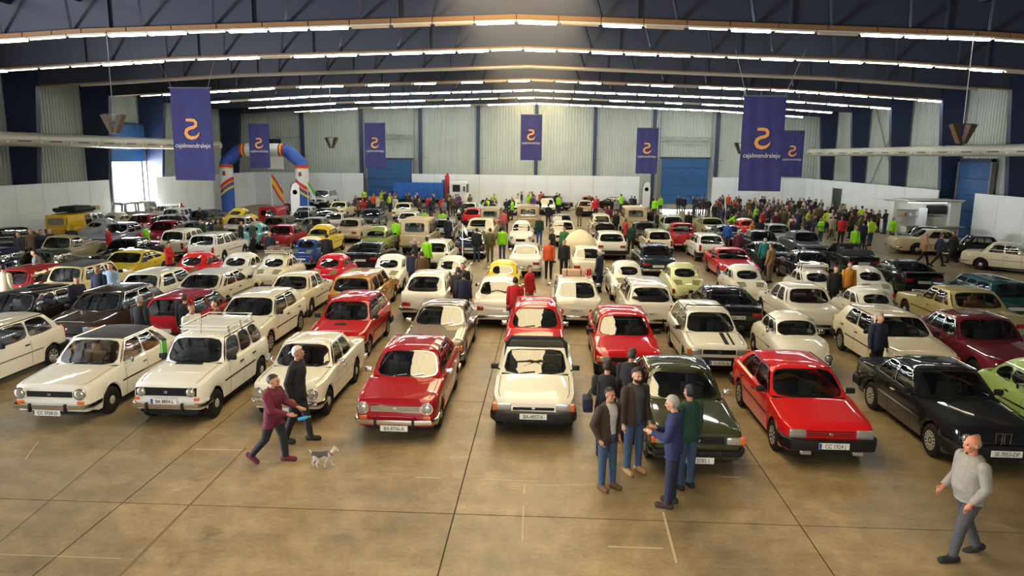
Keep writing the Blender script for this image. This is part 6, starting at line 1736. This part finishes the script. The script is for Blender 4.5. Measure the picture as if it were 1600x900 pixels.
# carried things
w0 = PEOPLE[0][0]
wv = w0.matrix_basis @ Vector((0,0,0))
bt_ = tag(empty('water_bottle', w0.location+Vector((.47,-.05,.83))), 'blue and teal bottle held by the woman in maroon', 'bottle')
bt_.rotation_euler = (0, radians(75), 0)
obj('bottle_body', MB().lathe([(0,.03),(.14,.033),(.18,.014),(.2,.014)], 12, 'z').mesh('bottle', 40), mat('bottle_blue', (.05,.35,.75), .3), bt_)
obj('cap', MB().lathe([(.2,.017),(.225,.017)], 10, 'z'), mat('bottle_teal', (.02,.45,.35), .4), bt_)
m6 = [e[0] for e in PEOPLE if 'shoulder bag' in e[1]][0]
bg = tag(empty('shoulder_bag', m6.location+Vector((-.33,.02,.86))), 'dark blue bag hanging at the side of the man in black', 'bag')
obj('bag_body', MB().bbox(-.09,.09,-.17,.17,0,.26,.04).mesh('bag', 50), cloth(CLO['navy']), bg)
obj('bag_strap', MB().tube([(.0,-.10,.25),(.12,-.10,.52),(.20,-.02,.66),(.14,.10,.52),(.0,.10,.25)], .013, 5), cloth(CLO['black']), bg)

# ------------------------------------------------------------------ small dog trotting to the right (+x)
def dog(px, py):
    P = at(px, py); mb = MB()
    def cap(a, b, ra, rb): capsule(mb, a, b, ra, rb)
    cap((.11,0,.245),(-.02,0,.235),.078,.070); cap((-.02,0,.235),(-.15,0,.245),.068,.066)          # chest, loin
    cap((.14,0,.27),(.215,0,.335),.050,.044)                                                       # neck
    mb.sphere((.245,0,.365),(.056,.048,.048),12,8); cap((.275,0,.352),(.325,0,.340),.026,.019)      # skull, muzzle
    for s in (-1,1):
        mb.sphere((.225,s*.042,.405),(.018,.010,.030),8,6)
        f = s*.05
        cap((.11,s*.045,.20),(.11+f,s*.045,.115),.032,.021); cap((.11+f,s*.045,.115),(.105+f*1.5,s*.045,.03),.020,.016); cap((.105+f*1.5,s*.045,.018),(.135+f*1.5,s*.045,.016),.017,.015)
        cap((-.15,s*.045,.215),(-.125-f,s*.045,.135),.042,.026); cap((-.125-f,s*.045,.135),(-.175-f,s*.045,.085),.022,.017); cap((-.175-f,s*.045,.085),(-.160-f,s*.045,.022),.016,.014); cap((-.160-f,s*.045,.017),(-.13-f,s*.045,.015),.016,.014)
    cap((-.20,0,.29),(-.27,0,.36),.020,.012)
    me = mb.mesh('dog_raw'); ob = bpy.data.objects.new('dog_raw', me); COL.objects.link(ob)
    rm = ob.modifiers.new('r','REMESH'); rm.mode = 'VOXEL'; rm.voxel_size = .007; sm = ob.modifiers.new('s','SMOOTH'); sm.iterations = 2
    bpy.context.view_layer.update()
    bme = bpy.data.meshes.new_from_object(ob.evaluated_get(bpy.context.evaluated_depsgraph_get())); bpy.data.objects.remove(ob)
    bme.materials.clear(); bme.materials.append(None); bme.shade_smooth()
    o = obj('dog', bme, noisy(mat('dog_fur_white', (.58,.54,.48), .9), 60, .75, 1.1, 3), None, P, (0,0,radians(6)))
    pol = [list(p.vertices) for p in bme.polygons]; vs = bme.vertices
    def sh(nm, test, off, m_):
        keep = [p for p in pol if all(test(vs[i].co) for i in p)]; ids = sorted({i for p in keep for i in p}); mp = {i: k for k, i in enumerate(ids)}
        x = bpy.data.meshes.new(nm); x.from_pydata([tuple(vs[i].co+vs[i].normal*(off+.006*sin(i*7.1))) for i in ids], [], [[mp[i] for i in p] for p in keep]); x.shade_smooth(); x.materials.append(None)
        obj(nm, x, m_, o)
    sh('back_coat', lambda c: -.22 < c.x < .12 and c.z > .235+.02*sin(c.x*30), .010, noisy(mat('dog_fur_grey', (.10,.095,.10), .95), 50, .7, 1.2, 3))
    for s in (-1,1): obj('eye', MB().sphere((.288,s*.026,.378), .008, 8, 6), M_EYE, o)
    obj('nose', MB().sphere((.346,0,.344), .011, 8, 6), M_EYE, o)
    obj('collar', MB().lathe([(-.012,.056),(.012,.056)], 14, 'x').mesh('collar'), mat('collar_red', (.3,.05,.05), .6), o, (.165,0,.292), (0,radians(-42),0))
    o.scale = (.86,.86,.86)
    tag(o, 'small grey and white dog trotting beside the walking couple', 'dog')
dog(505, 729)
